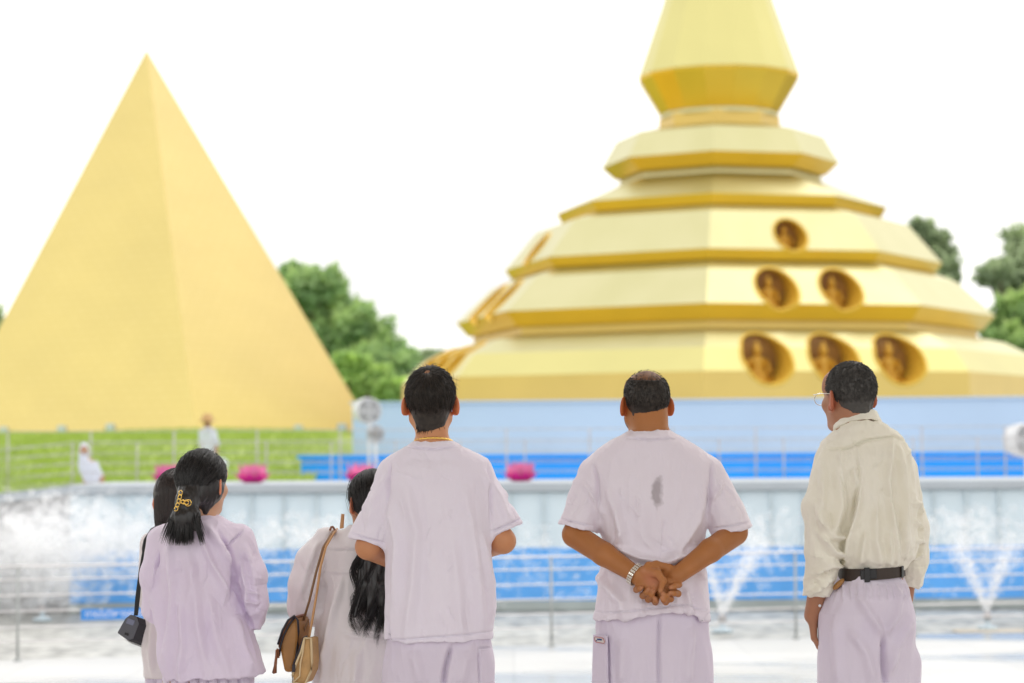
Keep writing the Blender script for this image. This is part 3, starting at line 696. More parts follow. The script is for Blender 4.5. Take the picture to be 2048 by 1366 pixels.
# ================================================================== FOUNTAINS AND MIST
def droplets(name, pts, r, m, parent=None, off=None, rg=RNG):
    pts = np.asarray(pts); n = len(pts)
    u = rg.normal(size=(n, 3)); u /= np.linalg.norm(u, axis=1, keepdims=True); v = np.cross(u, rg.normal(size=(n, 3))); v /= np.linalg.norm(v, axis=1, keepdims=True)
    s_ = (np.asarray(r)*rg.uniform(.5, 1.5, n))[:, None]
    V = np.stack([pts-u*s_, pts+v*s_, pts+u*s_, pts-v*s_], 1).reshape(-1, 3)
    return link(name, mesh_np(name, V, np.arange(4*n).reshape(-1, 4), False, off), m, parent)
def fountain(px, py, Y, label, seed, arms, n=7000):
    rg = np.random.default_rng(seed); p = P(px, py, Y); p[2] = PLAZA
    o = thing('fountain', label, 'fountain', tuple(p), 'mist fountains in the pool')
    q = MB(); q.lathe([(0, 0), (.12, 0), (.12, .03), (.05, .05), (.03, .06), (.03, .12), (0, .12)], tuple(p), 16); q.build('nozzle_base', M['seam'], o)
    q = MB(); q.lathe([(0, .12), (.045, .12), (.05, .16), (.04, .2), (0, .2)], tuple(p), 14); q.build('nozzle', M['steel_old'], o)
    J = []
    for (dx, spread, w_) in arms:
        k = int(n*w_); t = rg.random(k)**.75; hgt = rg.uniform(.75, 1.0, k)
        x = p[0]+dx*t*(1+.25*t)+rg.normal(0, 1, k)*(.012+spread*t**1.3); y = p[1]+rg.normal(0, 1, k)*(.012+spread*t**1.3); z = p[2]+.2+t*hgt*.95+rg.normal(0, .03, k)
        J.append(np.stack([x, y, z], 1))
    droplets('water_jet', np.concatenate(J), .011, M['spray'], o, p, rg); return o
fountain(85, 1237, 28.6, 'thick mist fountain at the far left spraying a wide white cloud', 1, [(0, .16, .5), (-.1, .1, .25), (.16, .12, .25)], 9000)
fountain(1445, 1262, 26.2, 'fountain with slim slanting jet right of the man with clasped hands', 2, [(.36, .075, .55), (-.20, .07, .3), (.1, .16, .15)], 3600)
fountain(1975, 1255, 26.4, 'fountain with a clear V of two jets near the right edge', 3, [(-.30, .075, .45), (.24, .075, .4), (0, .16, .15)], 3600)
# drifting mist: nobody could count it
def cloud(rg, n, boxes):
    out = []
    for (x0, x1, y0, y1, Y0, Y1, w_, sc) in boxes:
        k = int(n*w_*4); px = rg.uniform(x0, x1, k); py = rg.uniform(y0, y1, k); Y = rg.uniform(Y0, Y1, k)
        cx, cy = (x0+x1)/2, (y0+y1)/2
        e = np.clip(1-((px-cx)/(x1-x0)*2)**2, 0, 1)*np.clip(1-((py-cy)/(y1-y0)*2)**2, 0, 1)
        nn = fbm(np.stack([px/sc, py/sc, Y*.6], 1), 5, 3)
        keep = rg.random(k) < e**1.2*np.clip(.5+.5*nn, 0.08, 1)
        c_, s_ = math.cos(ROLL), math.sin(ROLL)
        dx, dy = px[keep]-1024, 683-py[keep]; zc = Y[keep]
        out.append(np.stack([dx/F_PX*zc, zc, HC+(900-py[keep])/F_PX*zc], 1))
    return np.concatenate(out)
rg = np.random.default_rng(31)
pts = cloud(rg, 2700, [(-170, 350, 965, 1170, 28.2, 29.6, 1.7, 80), (-60, 240, 1010, 1225, 28, 29.4, .9, 80), (150, 500, 1020, 1150, 28, 29.6, .6, 70), (420, 740, 1020, 1120, 26.5, 29.6, .30, 60),
    (940, 1180, 1040, 1140, 26, 29.5, .07, 50), (1360, 1680, 1015, 1110, 26, 29.5, .13, 60), (1720, 2150, 1015, 1110, 26, 29.5, .26, 60), (1450, 1580, 1060, 1170, 26, 28, .05, 45), (1880, 2060, 1080, 1170, 26, 28, .05, 45), (100, 800, 1080, 1215, 27, 29.5, .14, 40), (900, 1250, 1080, 1215, 27, 29.5, .06, 40), (1350, 2100, 1080, 1215, 27, 29.5, .09, 40)])
tag(droplets('mist', pts, .055, M['mist'], rg=rg), 'drifting white fountain mist in front of the blue pool wall', 'mist', kind='stuff')
# ================================================================== LOTUS FLOWERS ON THE LEDGE
def petal(mb, c, az, r0, length, width, lean, cup):
    d = Vector((math.cos(az), math.sin(az), 0)); t = Vector((-math.sin(az), math.cos(az), 0)); rows = []
    for i in range(7):
        s = i/6; wv = width*math.sin(PI*(.12+.86*s)**.9)*(1 if s < 1 else 0); ang = lean*(1-.75*s)
        rad = r0+length*(math.sin(lean)*s-.25*cup*s*s); z = length*math.cos(lean)*s+.12*length*s*s
        row = []
        for j in range(5):
            v = (j-2)/2; row.append(mb.bm.verts.new(Vector(c)+d*(rad-cup*.25*width*v*v)+t*(v*wv)+Vector((0, 0, z))))
        rows.append(row)
    for A, B in zip(rows, rows[1:]):
        for j in range(4): mb.bm.faces.new((A[j], A[j+1], B[j+1], B[j])).smooth = True
lot = None
M['receptacle'] = mat('lotus_heart', (.70, .30, .15), rough=.6)
for px, lab in [(338, 'pink lotus flower on the ledge behind the bobbed hair woman'), (505, 'pink lotus flower on the ledge between the two women with tied hair'), (722, 'pink lotus flower on the ledge half hidden by the long haired woman'), (1041, 'pink lotus flower on the ledge between the two men in short sleeves')]:
    p = P(px, 962, 31.0); p[2] = LEDGE+.004
    if lot is None:
        lot = thing('lotus_flower', lab, 'flower', tuple(p), 'lotus flowers along the wall ledge')
        q = MB()
        for k in range(10): petal(q, p, 2*PI*k/10, .10, .21, .075, 1.05, .5)
        q.build('outer_petals', M['magenta'], lot, recalc=False)
        q = MB()
        for k in range(9): petal(q, p, 2*PI*k/9+.3, .12, .25, .085, .50, .7)
        for k in range(7): petal(q, p, 2*PI*k/7, .07, .24, .075, .3, .6)
        q.build('inner_petals', M['pink'], lot, recalc=False)
        q = MB(); q.lathe([(0, .0), (.10, 0), (.10, .10), (.07, .14), (0, .14)], tuple(p), 14); q.build('heart', M['receptacle'], lot)
    else:
        c = copy_tree(lot); c.location = tuple(p); c['label'] = lab; c.rotation_euler[2] = px*.37
# ================================================================== PEDESTAL FANS
def fan(px, py, rpx, Y, label, hood, face=0):
    p = P(px, py, Y); r = rpx*Y/F_PX
    o = thing('pedestal_fan', label, 'fan', (p[0], Y, TERR), 'outdoor fans beside the podium')
    q = MB(); q.lathe([(0, 0), (.24, 0), (.24, .04), (.04, .07), (.028, .1)], (p[0], Y, TERR), 20); q.tube([(p[0], Y, TERR+.09), (p[0], Y, p[2]-r*.2)], .028, 10); q.build('stand', M['white'], o)
    Rx = Matrix.Translation(Vector(p)) @ Matrix.Rotation(face, 4, 'Z') @ Matrix.Rotation(PI/2, 4, 'X')
    def put(mb): bmesh.ops.transform(mb.bm, matrix=Rx, verts=mb.bm.verts)
    q = MB()
    for k in range(5): q.tube([(r*f*math.cos(2*PI*j/28), r*f*math.sin(2*PI*j/28), .07-.05*f) for j in range(28)], .007, 5, closed=True) if (f := .2+.2*k) else 0
    for k in range(20): q.tube([(.1*r*math.cos(2*PI*k/20), .1*r*math.sin(2*PI*k/20), .07), (r*math.cos(2*PI*k/20), r*math.sin(2*PI*k/20), .02)], .005, 5)
    q.tube([(r*math.cos(2*PI*j/36), r*math.sin(2*PI*j/36), 0) for j in range(36)], .018, 6, closed=True)
    put(q); q.build('grille', M['white'] if hood else M['steel_old'], o)
    q = MB()
    for k in range(4):
        a = k*PI/2; q.prism([(math.cos(a+d)*r*f, math.sin(a+d)*r*f, z) for d, f, z in ((-.1, .12, 0), (-.35, .85, -.03), (.3, .9, .03), (.3, .15, .02))], (0, 0, .006))
    q.lathe([(0, -.12), (.06, -.12), (.07, .02), (0, .05)], (0, 0, 0), 14); put(q); q.build('blades', M['white'] if hood else M['dark'], o)
    if hood:
        q = MB(); q.lathe([(r*1.02, .03), (r*1.10, .03), (r*1.12, -.10), (r*1.0, -.30), (r*.6, -.38), (0, -.40)], (0, 0, 0), 32); put(q); q.build('shroud', M['white'], o)
    return o
fan(738, 822, 24, 45, 'large white drum fan on a stand by the podium corner', True, .5)
fan(751, 868, 16, 44, 'smaller grey wire cage fan just below the white drum fan', False, .25)
fan(2052, 880, 30, 40, 'white drum fan cut off by the right edge of the view', True, .6)
# ================================================================== SIGN ON THE RAILING
x0, x1 = P(163, 1230, 23.25)[0], P(300, 1222, 23.45)[0]
M['sign'] = mat('sign_blue', (.01, .23, .68), rough=.5, var=.04); M['lettering'] = mat('lettering', (.80, .80, .86), rough=.5, var=.02)
sg = thing('sign', 'small blue sign with white Thai lettering hung on the pool railing', 'sign', (x0, rail_pt(x0)-.035, P(163, 1240, 23.25)[2]))
ang = math.atan2(RD[1], RD[0]); wd = (x1-x0)*1.03
sg.rotation_euler = (0, 0, ang)
bm = bmesh.new(); bmesh.ops.create_cube(bm, size=1)
for v in bm.verts: v.co = Vector(((v.co.x+.5)*wd, v.co.y*.012, (v.co.z+.5)*.112))
me = bpy.data.meshes.new('board'); bm.to_mesh(me); bm.free(); link('board', me, M['sign'], sg)
def lettering(body, size, loc, rotx, m, parent, name='lettering', rz=0, fit=None):
    cu = bpy.data.curves.new(name, 'FONT'); cu.body = body; cu.size = size; cu.extrude = .0012
    t = bpy.data.objects.new(name, cu); C.objects.link(t); bpy.context.view_layer.update()
    me = bpy.data.meshes.new_from_object(t.evaluated_get(bpy.context.evaluated_depsgraph_get())); bpy.data.objects.remove(t)
    o = link(name, me, m, parent); o.location = loc; o.rotation_euler = (rotx, 0, rz)
    xs = [v.co.x for v in me.vertices]
    if fit and xs: s = fit/(max(xs)-min(xs)); o.scale = (s, s, s)
    return o
lettering('ทางไปวิหารธรรม', .08, (.035, -.0085, .028), PI/2, M['lettering'], sg, fit=wd-.06)
# ================================================================== PEOPLE
EYES = np.eye(3)
def head(S, c, yaw=0, pitch=0, roll=0, s=1.0, neck=None, k=.018, female=False):
    """adds a head (and neck down to point neck) to the field; c is the middle of the head"""
    R = rot(yaw, pitch, roll); c = np.array(c)
    def T(p): return c+R@(np.array(p)*s)
    def E(p, r, kk=k, sub=False, Rl=None): S.ell(T(p), np.array(r)*s, R if Rl is None else R@Rl, kk, sub)
    E((0, -.014, .032), (.0755, .094, .084)); E((0, .02, -.02), (.068, .075, .075), .03)
    E((0, .032, -.055), (.054, .056, .058), .03); E((0, .070, -.098), (.024, .018, .018), .03)
    for q in (-1, 1): S.cone(T((q*.052, .0, -.058)), T((q*.018, .068, -.100)), .020*s, .016*s, .025)
    E((0, .074, .024), (.052, .016, .014), .02); E((0, .06, .05), (.06, .03, .04), .03)
    for q in (-1, 1):
        E((q*.031, .084, .004), (.015, .012, .010), .008, True); E((q*.031, .076, .003), (.0125, .0125, .0125), .004); E((q*.045, .06, -.028), (.022, .022, .02), .02)
    S.cone(T((0, .084, .012)), T((0, .108, -.026)), .008*s, .0125*s, .012); S.ell(T((0, .095, -.032)), np.array((.019, .013, .009))*s, R, .01)
    E((0, .088, -.057), (.024, .010, .0055), .006); E((0, .086, -.068), (.021, .010, .006), .006)
    for q in (-1, 1):
        Rl = np.array(Matrix.Rotation(q*.55, 3, 'Z') @ Matrix.Rotation(-.18, 3, 'X'))
        E((q*.085, -.014, -.010), (.0085, .022, .035), .006, Rl=Rl); E((q*.082, .0, -.036), (.008, .010, .012), .006)
        E((q*.0925, -.008, -.006), (.0055, .011, .022), .005, True, Rl=Rl)
    if neck is not None:
        rn = .050 if female else .052
        S.cone(T((0, -.030, -.03)), np.array(neck)+np.array((0, .0, 0)), rn*s, rn*1.08*s, .03); S.cone(T((0, .005, -.07)), np.array(neck)+np.array((0, .045, -.01)), rn*.85*s, rn*.9*s, .03)
    return T, R
def hand(S, w, d, n, t, s=1.0, curl=.6, spread=.06):
    """relaxed hand: wrist w, direction d, palm normal n, thumb side t"""
    w = np.array(w, dtype=float); d = np.array(d, float); d /= np.linalg.norm(d); n = np.array(n, float); n -= d*(n@d); n /= np.linalg.norm(n)
    t = np.array(t, float); t -= d*(t@d)+n*(t@n); t /= np.linalg.norm(t)
    K = []
    for i, (o, L) in enumerate([(.028, .088), (.009, .092), (-.010, .088), (-.028, .080)]):
        kn = w+d*L*s+t*o*s; S.cone(w+d*.012*s+t*o*.6*s, kn, .0145*s, .0115*s, .012); K.append(kn)
    for i, (kn, L, r) in enumerate(zip(K, (.072, .080, .074, .060), (.0088, .0092, .0088, .0078))):
        a = 0; p = kn; dd = d+t*(1.5-i)*spread
        for j, f in enumerate((.45, .31, .24)):
            a += curl*(.75+.12*i)*(1, 1.1, .7)[j]*.62
            q = p+(dd*math.cos(a)+n*math.sin(a))*L*f*s; S.cone(p, q, r*s*(1-.08*j), r*s*(1-.08*(j+1)), .005); p = q
    b = w+d*.022*s+t*.022*s+n*.006*s; m = b+(d*.62+t*.62+n*.35)*.042*s; e = m+(d*.85+t*.18+n*.35)*.034*s; f = e+(d*.95-t*.05+n*.3)*.026*s
    S.chain([b, m, e, f], [.015*s, .0125*s, .0105*s, .0085*s], .008)
def col_body(me, off, base, T, R, s, hc, extra=None):
    V, N_ = get_vn(me); Wd = V+np.array(off); c = np.ones((len(V), 3))*np.array(base)
    loc = ((Wd-np.array(hc))@R)/s
    def blob(p, r, colr, a=1.0):
        nonlocal c
        d = np.sqrt((((loc-np.array(p))/np.array(r))**2).sum(1)); wv = np.clip(1.25-d, 0, .25)/.25*a
        c = c*(1-wv[:, None])+np.array(colr)*wv[:, None]
    blob((0, .092, -.062), (.022, .014, .012), np.array(base)*np.array((.95, .55, .55)))
    for q in (-1, 1):
        blob((q*.031, .088, .003), (.013, .006, .007), (.7, .68, .65)); blob((q*.031, .09, .003), (.006, .006, .006), (.02, .015, .012)); blob((q*.031, .092, .024), (.020, .02, .0045), (.02, .015, .012), .9)
        blob((q*.088, -.005, -.01), (.02, .03, .045), np.array(base)*np.array((1.3, .62, .5)), .6)
    if extra: c = extra(Wd, loc, c)
    set_col(me, c)
def px_rows(rows, Y, yaw=0):
    """(py, xl, xr, half depth, y shift) in photo pixels -> loft rows in metres"""
    out = []
    for (py, xl, xr, b, dy) in rows:
        a, c = P(xl, py, Y), P(xr, py, Y); hw = (c[0]-a[0])/2; hw = math.sqrt(max(hw*hw-(b*math.sin(yaw))**2, (hw*.6)**2))/math.cos(yaw); out.append(((a[2]+c[2])/2, (a[0]+c[0])/2, Y+dy, hw, b))
    return out
def legs_and_feet(S, cx, Y, hw, zh, yaw=0, k=.03):
    c, s_ = math.cos(yaw), math.sin(yaw)
    for q in (-1, 1):
        def W(x, y, z): return (cx+x*c-y*s_, Y+x*s_+y*c, z)
        S.chain([W(q*hw*.42, 0, zh), W(q*hw*.50, .01, .47), W(q*hw*.5, -.01, .09)], [.066, .050, .038], k)
        S.cone(W(q*hw*.5, -.03, .045), W(q*hw*.58, .13, .032), .038, .030, .02); S.cone(W(q*hw*.58, .13, .03), W(q*hw*.6, .19, .026), .030, .022, .02)
M['trouser'] = fabric('lilac_cotton', (.72, .655, .775), tint=(.76, .70, .80), glow=(.80, .66, .95))
M['shirt'] = fabric('scrub_cotton', (.84, .785, .885), tint=(.865, .82, .91), glow=(.88, .78, .98))
M['tunic'] = fabric('lilac_voile', (.78, .69, .85), tint=(.82, .74, .87), wr=.25, glow=(.86, .70, 1.0))
M['cream'] = fabric('cream_shirt_cloth', (.86, .83, .70), tint=(.88, .855, .755), wr=.25, glow=(.92, .88, .72))
M['dress'] = fabric('white_dress_cloth', (.84, .80, .82), tint=(.86, .83, .85), wr=.25, glow=(.92, .86, .96))
M['offwhite'] = fabric('offwhite_cloth', (.82, .77, .78), wr=.2)
M['hair'] = mat('black_hair', (.010, .009, .009), rough=.38, var=.3, vscale=60, spec=.6)
M['hair_brown'] = mat('dark_brown_hair', (.020, .012, .010), rough=.38, var=.3, vscale=60, spec=.6)
M['hair_grey'] = mat('greying_hair', (.045, .042, .038), rough=.55, var=.4, vscale=60, col2=(.062, .058, .052))
M['shoe'] = mat('sandal_rubber', (.05, .045, .04), rough=.6)
M['gold_metal'] = mat('jewel_gold', (.90, .60, .16), rough=.22, metal=1)
M['watch_steel'] = mat('watch_steel', (.80, .78, .70), rough=.25, metal=1)
M['black_belt'] = mat('belt_webbing', (.035, .022, .016), rough=.6); M['buckle'] = mat('buckle_plastic', (.010, .010, .012), rough=.4)
M['leather'] = mat('tan_leather', (.36, .17, .045), rough=.42, var=.18, vscale=9, bump=.15, bscale=200); M['leather_dark'] = mat('brown_flap_leather', (.26, .10, .045), rough=.42, var=.15, vscale=9, bump=.15, bscale=200)
M['piping'] = mat('dark_piping', (.02, .016, .022), rough=.45); M['straw'] = mat('tan_box_leather', (.52, .31, .12), rough=.55, var=.14, vscale=30, bump=.3, bscale=350)
M['straw_edge'] = mat('pale_edging', (.66, .52, .30), rough=.5); M['strap_tan'] = mat('tan_strap', (.55, .30, .13), rough=.5); M['strap_brown'] = mat('brown_strap', (.22, .12, .055), rough=.5)
def finish(S, name, m, parent, off, it=1): return link(name, S.mesh(name, off, it), m, parent)
def make_shoes(o, off, cx, Y, hw, yaw=0):
    for q in (-1, 1):
        c, s_ = math.cos(yaw), math.sin(yaw)
        def W(x, y, z): return (cx+x*c-y*s_, Y+x*s_+y*c, z)
        p0, p1 = W(q*hw*.5, -.05, .02), W(q*hw*.6, .20, .02)
        S = SDF(np.minimum(p0, p1)-.08, np.maximum(p0, p1)+np.array((.08, .08, .1)), .008)
        S.cone(W(q*hw*.5, -.035, .04), W(q*hw*.59, .15, .035), .047, .047, .02, cuts=[((0, 0, .003), (0, 0, -1)), ((0, 0, .075), (0, 0, 1))]); finish(S, 'shoe', M['shoe'], o, off)
def trousers(o, off, Y, rows, cx, hw, zc, m, flare=.0, yaw=0, lines=(), seed=0, h=.005, leg_r=None, zbot=.07):
    R = px_rows(rows, Y, yaw); top = max(q[0] for q in R); W_ = max(q[3] for q in R)
    S = SDF((cx-W_-.1, Y-.28, .02), (cx+W_+.1, Y+.28, top+.02), h)
    S.loft(R, .02, yaw=yaw, n=2.3)
    c, s_ = math.cos(yaw), math.sin(yaw); r = leg_r or hw*.5
    for q in (-1, 1):
        def Wp(x, y, z): return (cx+x*c-y*s_, Y+x*s_+y*c, z)
        S.chain([Wp(q*hw*.47, 0, zc+.02), Wp(q*hw*.50, 0, .45), Wp(q*hw*.5, 0, 0.0)], [r*1.02, r*.92+flare, r*.86+flare], .022, cuts=[((0, 0, zbot), (0, 0, -1))])
    me = S.mesh('trousers', off, 1)
    folds(me, off, Y, lines, [((9, 9, 3.2), .0045, None), ((22, 22, 7), .002, None)], seed)
    return link('trousers', me, m, o)
def short_hair(name, o, off, hc, R, s, m, n, length, seed, rough_=.0022, jitter=.6, bald=None, thick=.008, nape=-.080, slope=.86, whorl=(.01, -.075, .095), cut_front=.07, rad=.0011, lift=.25, nape2=None):
    """close cropped cap cut along a hairline, and thousands of short strands combed away from the crown"""
    rg = np.random.default_rng(seed); cr = np.array((.0755, .094, .084))+thick/s; cc = np.array((0, -.014, .032))
    S = SDF(np.array(hc)-.16*s, np.array(hc)+.16*s, .0035)
    T = lambda p: np.array(hc)+R@(np.array(p)*s)
    nl = R@np.array((0, slope, -1.0)); cuts = [(T((0, -.095, nape)), nl), (T((0, cut_front, .05)), R@np.array((0, 1, -.25)))]
    S.ell(T(cc), cr*s, R, .02, cuts=cuts); S.ell(T((0, -.030, -.045)), np.array((.058, .060, .060))*s, R, .03, cuts=cuts)
    if bald is not None: S.ell(T(bald[0]), np.array(bald[1])*s, R, .012, True)
    if nape2 is not None: S.ell(T((0, -.040, -.070)), np.array((.050, .052, .075))*s, R, .02, cuts=[(T((0, -.03, 0)), R@np.array((0, 1, .25))), (T((0, -.095, nape2)), R@np.array((0, .35, -1)))])
    me = S.mesh(name, off, 1); V, Nn = get_vn(me)
    V = V+Nn*(fbm(V*90, seed, 2)*rough_)[:, None]; put_v(me, V)
    h = link(name, me, m, o)
    # strands
    P0 = []
    while len(P0) < n:
        d = rg.normal(size=(n, 3)); d /= np.linalg.norm(d, axis=1, keepdims=True); p = cc+d*cr
        low = p[:, 1]*slope-(p[:, 2]-nape)+.095*slope
        ok = (low < 0.012) & (p[:, 1] < cut_front+(p[:, 2]-.05)*.25)
        if bald is not None:
            q = np.sqrt((((p-np.array(bald[0]))/np.array(bald[1]))**2).sum(1)); ok &= (q > .95) | (rg.random(n) < bald[2])
        P0.extend(p[ok])
    p = np.array(P0[:n]); wv = np.array(whorl); path = [p]; L = length*rg.uniform(.6, 1.2, (n, 1)); jit = rg.normal(size=(n, 3))*.35
    for k in range(5):
        q = path[-1]; nr = (q-cc)/cr**2; nr /= np.linalg.norm(nr, axis=1, keepdims=True)
        fl = (q-wv); fl += np.array((0, 0, -.02)); fl -= nr*(fl*nr).sum(1, keepdims=True); fl /= np.linalg.norm(fl, axis=1, keepdims=True)+1e-6
        fl = fl+jit*jitter; st_ = (fl+nr*lift*(1-.4*k/5)); st_ /= np.linalg.norm(st_, axis=1, keepdims=True)
        q2 = q+st_*L/5; e = np.sqrt((((q2-cc)/cr)**2).sum(1, keepdims=True)); q2 = np.where(e < 1.0, cc+(q2-cc)/e*1.003, q2); path.append(q2)
    if nape2 is not None:
        m_ = n//4; a_ = rg.uniform(-1.1, 1.1, m_); z_ = rg.uniform(nape2+.012, -.04, m_); f_ = np.sqrt(np.clip(1-((z_+.070)/.075)**2, .05, 1))
        q = np.stack([np.sin(a_)*.051*f_, -.040-np.cos(a_)*.053*f_, z_], 1); dn = np.stack([-q[:, 0]*2+rg.normal(0, .2, m_), rg.normal(.1, .1, m_), -np.ones(m_)], 1); dn /= np.linalg.norm(dn, axis=1, keepdims=True)
        ext = [q+dn*(k/5)*.020*rg.uniform(.6, 1.2, (m_, 1)) for k in range(6)]; path = [np.concatenate([a0, b0]) for a0, b0 in zip(path, ext)]
    path = np.stack(path, 1); Wp = np.array(hc)+(path*s)@R.T
    strands('hair_strands', Wp, rad, off, m, h)
    return h
def flyaways(o, off, hc, R, s, n, length, m, seed, r=.00045):
    rg = np.random.default_rng(seed); cc = np.array((0, -.014, .032)); cr = np.array((.0755, .094, .084))+.012
    d = rg.normal(size=(n, 3)); d[:, 2] = np.abs(d[:, 2])*.8+.1; d[:, 1] = d[:, 1]*.8-.25; d /= np.linalg.norm(d, axis=1, keepdims=True); p = cc+d*cr; t = np.cross(d, rg.normal(size=(n, 3))); t /= np.linalg.norm(t, axis=1, keepdims=True)
    L_ = length*rg.uniform(.5, 1.3, (n, 1)); k = np.linspace(0, 1, 7)
    path = np.stack([p+(t*q+d*(.42*q-.30*q*q))*L_ for q in k], 1); strands('hair_strands', np.array(hc)+(path*s)@R.T, r, off, m, o, taper=.2)
def person(label, px, Y, group=None):
    p = P(px, 1000, Y); o = thing('person', label, 'person', (p[0], Y, FLOOR), group); return o, np.array((p[0], Y, 0.0))
def XZ(px, py, Y, dy=0.0):
    p = P(px, py, Y); p[1] += dy; return p
def tub(pts, r, name, m, parent, n=8, closed=False):
    q = MB(); q.tube(pts, r, n, closed); return q.build(name, m, parent)

# ------------------------------------------------------------------ man with gold chain, short sleeved lilac white scrub top
def man_chain():
    Y = 8.1; o, off = person('man in short sleeved lilac white top with gold neck chain and elbows bent', 862, Y); Q = lambda x, y, dy=0: XZ(x, y, Y, dy)
    s = 1.06; hc = Q(861, 804); R_ = rot(.02, .20); base = (.58, .265, .125)
    S = SDF(off+np.array((-.36, -.22, 0)), off+np.array((.36, .48, 1.78)), .005)
    T, R = head(S, hc, .02, .20, 0, s, Q(866, 895, -.02))
    S.loft(px_rows([(884, 835, 899, .05, -.02), (905, 810, 925, .065, 0), (930, 790, 945, .08, 0), (1000, 795, 960, .095, 0), (1150, 795, 960, .10, 0), (1290, 795, 965, .10, 0), (1310, 800, 962, .09, 0)], Y), .03)
    S.chain([Q(797, 958), Q(736, 1092, .0)], [.040, .041], .02); S.chain([Q(736, 1095, .0), Q(785, 1128, .22), Q(815, 1120, .27)], [.043, .034, .029], .02)
    S.chain([Q(938, 955), Q(1005, 1082, .0)], [.040, .041], .02); S.chain([Q(1007, 1082, .0), Q(955, 1108, .22), Q(925, 1110, .27)], [.043, .034, .029], .02)
    hand(S, Q(815, 1120, .27), (.9, .35, .1), (0, 0, -1), (-.3, .9, .2), 1, .5); hand(S, Q(925, 1110, .27), (-.9, .35, .1), (0, 0, -1), (.3, .9, .2), 1, .5)
    legs_and_feet(S, off[0]+.025, Y, .20, .80)
    me = S.mesh('body', off, 1)
    def beard(Wd, loc, c):
        m = (loc[:, 2] < -.045) & (loc[:, 1] > .01) & (loc[:, 2] > -.125) & (np.abs(loc[:, 0]) > .03); c[m] = c[m]*.25; return c
    col_body(me, off, base, T, R, s, hc, beard); link('body', me, M['skin_a'], o)
    # shirt
    S = SDF(off+np.array((-.38, -.22, .78)), off+np.array((.38, .24, 1.52)), .0034)
    S.loft(px_rows([(883, 829, 905, .066, -.015), (892, 812, 924, .082, -.012), (905, 790, 948, .095, 0), (922, 768, 978, .108, 0), (950, 762, 986, .118, 0), (1000, 772, 984, .125, 0), (1100, 774, 982, .128, 0), (1200, 773, 981, .132, 0), (1300, 767, 985, .140, 0)], Y), .02, n=2.5)
    def sleeve(a, b, ra, rb, c0, c1):
        d = np.array(c1)-np.array(c0); nr = np.array((-d[2], 0, d[0])); nr = nr if nr[2] < 0 else -nr
        S.cone(a, b, ra, rb, .035, cuts=[(c0, nr)]); return nr
    nL = sleeve(Q(786, 952), Q(731, 1098, .01), .056, .072, Q(704, 1076), Q(770, 1094)); nR = sleeve(Q(948, 948), Q(1022, 1080, .01), .056, .070, Q(982, 1072), Q(1046, 1045))
    for c, nr in ((Q(737, 1087, .01), nL), (Q(1014, 1060, .01), nR)): S.cone(np.array(c)-nr/np.linalg.norm(nr)*.006, np.array(c)+nr/np.linalg.norm(nr)*.05, .053, .053, .004, True)
    a, c = Q(767, 1291), Q(985, 1274); n = np.array((-(c-a)[2], 0, (c-a)[0])); n = n if n[2] < 0 else -n
    S.clip(lambda X, Yy, Z: ((X-a[0])*n[0]+(Z-a[2])*n[2])/np.linalg.norm(n)+0*Yy)
    me = S.mesh('shirt', off, 1)
    tor = lambda Wd: np.clip((1.40-Wd[:, 2])/.35, .1, 1)
    folds(me, off, Y, [([(812, 960), (838, 1060), (828, 1180), (815, 1280)], .018, .010), ([(930, 975), (948, 1100), (957, 1200), (965, 1270)], .016, .010), ([(880, 1010), (872, 1120), (865, 1280)], .03, .005), ([(778, 1000), (800, 1080), (795, 1200)], .014, .008),
        ([(960, 1060), (975, 1160), (978, 1250)], .012, .008), ([(783, 925), (778, 960), (776, 1020)], .006, -.005), ([(976, 925), (981, 970), (982, 1050)], .006, -.005), ([(905, 1060), (915, 1160), (925, 1275)], .02, .006), ([(780, 940), (750, 1000), (735, 1060)], .012, .006), ([(790, 925), (830, 918), (890, 917), (945, 924)], .02, -.003),
        ([(965, 940), (1000, 1000), (1020, 1045)], .012, .005), ([(776, 1230), (779, 1292)], .006, -.008), ([(766, 1277), (870, 1268), (986, 1260)], .003, -.004), ([(705, 1066), (772, 1085)], .003, -.004), ([(980, 1063), (1044, 1036)], .003, -.004), ([(815, 893), (866, 899), (920, 893)], .003, -.004)],
        [((7, 7, 2.0), .006, tor), ((16, 16, 5), .0025, None), ((45, 45, 18), .0008, None)], 3, rand=[(16, 785, 965, 1000, 1270, .05, .0022), (6, 715, 765, 960, 1070, -.4, .002), (6, 985, 1030, 960, 1050, .4, .002), (6, 780, 970, 900, 960, .9, .0015)])
    sh = link('shirt', me, M['shirt'], o)
    trousers(o, off, Y, [(1262, 776, 980, .12, 0), (1300, 771, 985, .128, 0), (1366, 770, 987, .125, 0)], off[0]+.025, .20, P(880, 1345, Y)[2], M['trouser'], lines=[([(905, 1285), (893, 1330), (888, 1366)], .008, -.014), ([(830, 1295), (850, 1366)], .02, .007), ([(935, 1295), (920, 1366)], .02, .007), ([(958, 1292), (983, 1293)], .003, -.004), ([(958, 1292), (960, 1366)], .003, -.005)], seed=5, leg_r=.098)
    make_shoes(o, off, off[0]+.025, Y, .2)
    short_hair('hair', o, off, hc, R, s, M['hair_soft'], 3600, .034, 41, bald=((-.012, -.050, .124), (.018, .020, .017), .9), thick=.008, nape=-.085, slope=.95, whorl=(-.01, -.06, .11), rad=.0010, lift=.02, nape2=-.128, rough_=.001, jitter=.28)
    flyaways([h_ for h_ in children(o) if h_.name.startswith('hair')][0], off, hc, R, s, 70, .045, M['hair_soft'], 91)
    c = Q(867, 884, -.018); pts = []
    for k in range(28):
        t = 2*PI*k/28; pts.append(c+np.array((.0665*math.cos(t), .068*math.sin(t)+.004, -.014*math.sin(t))))
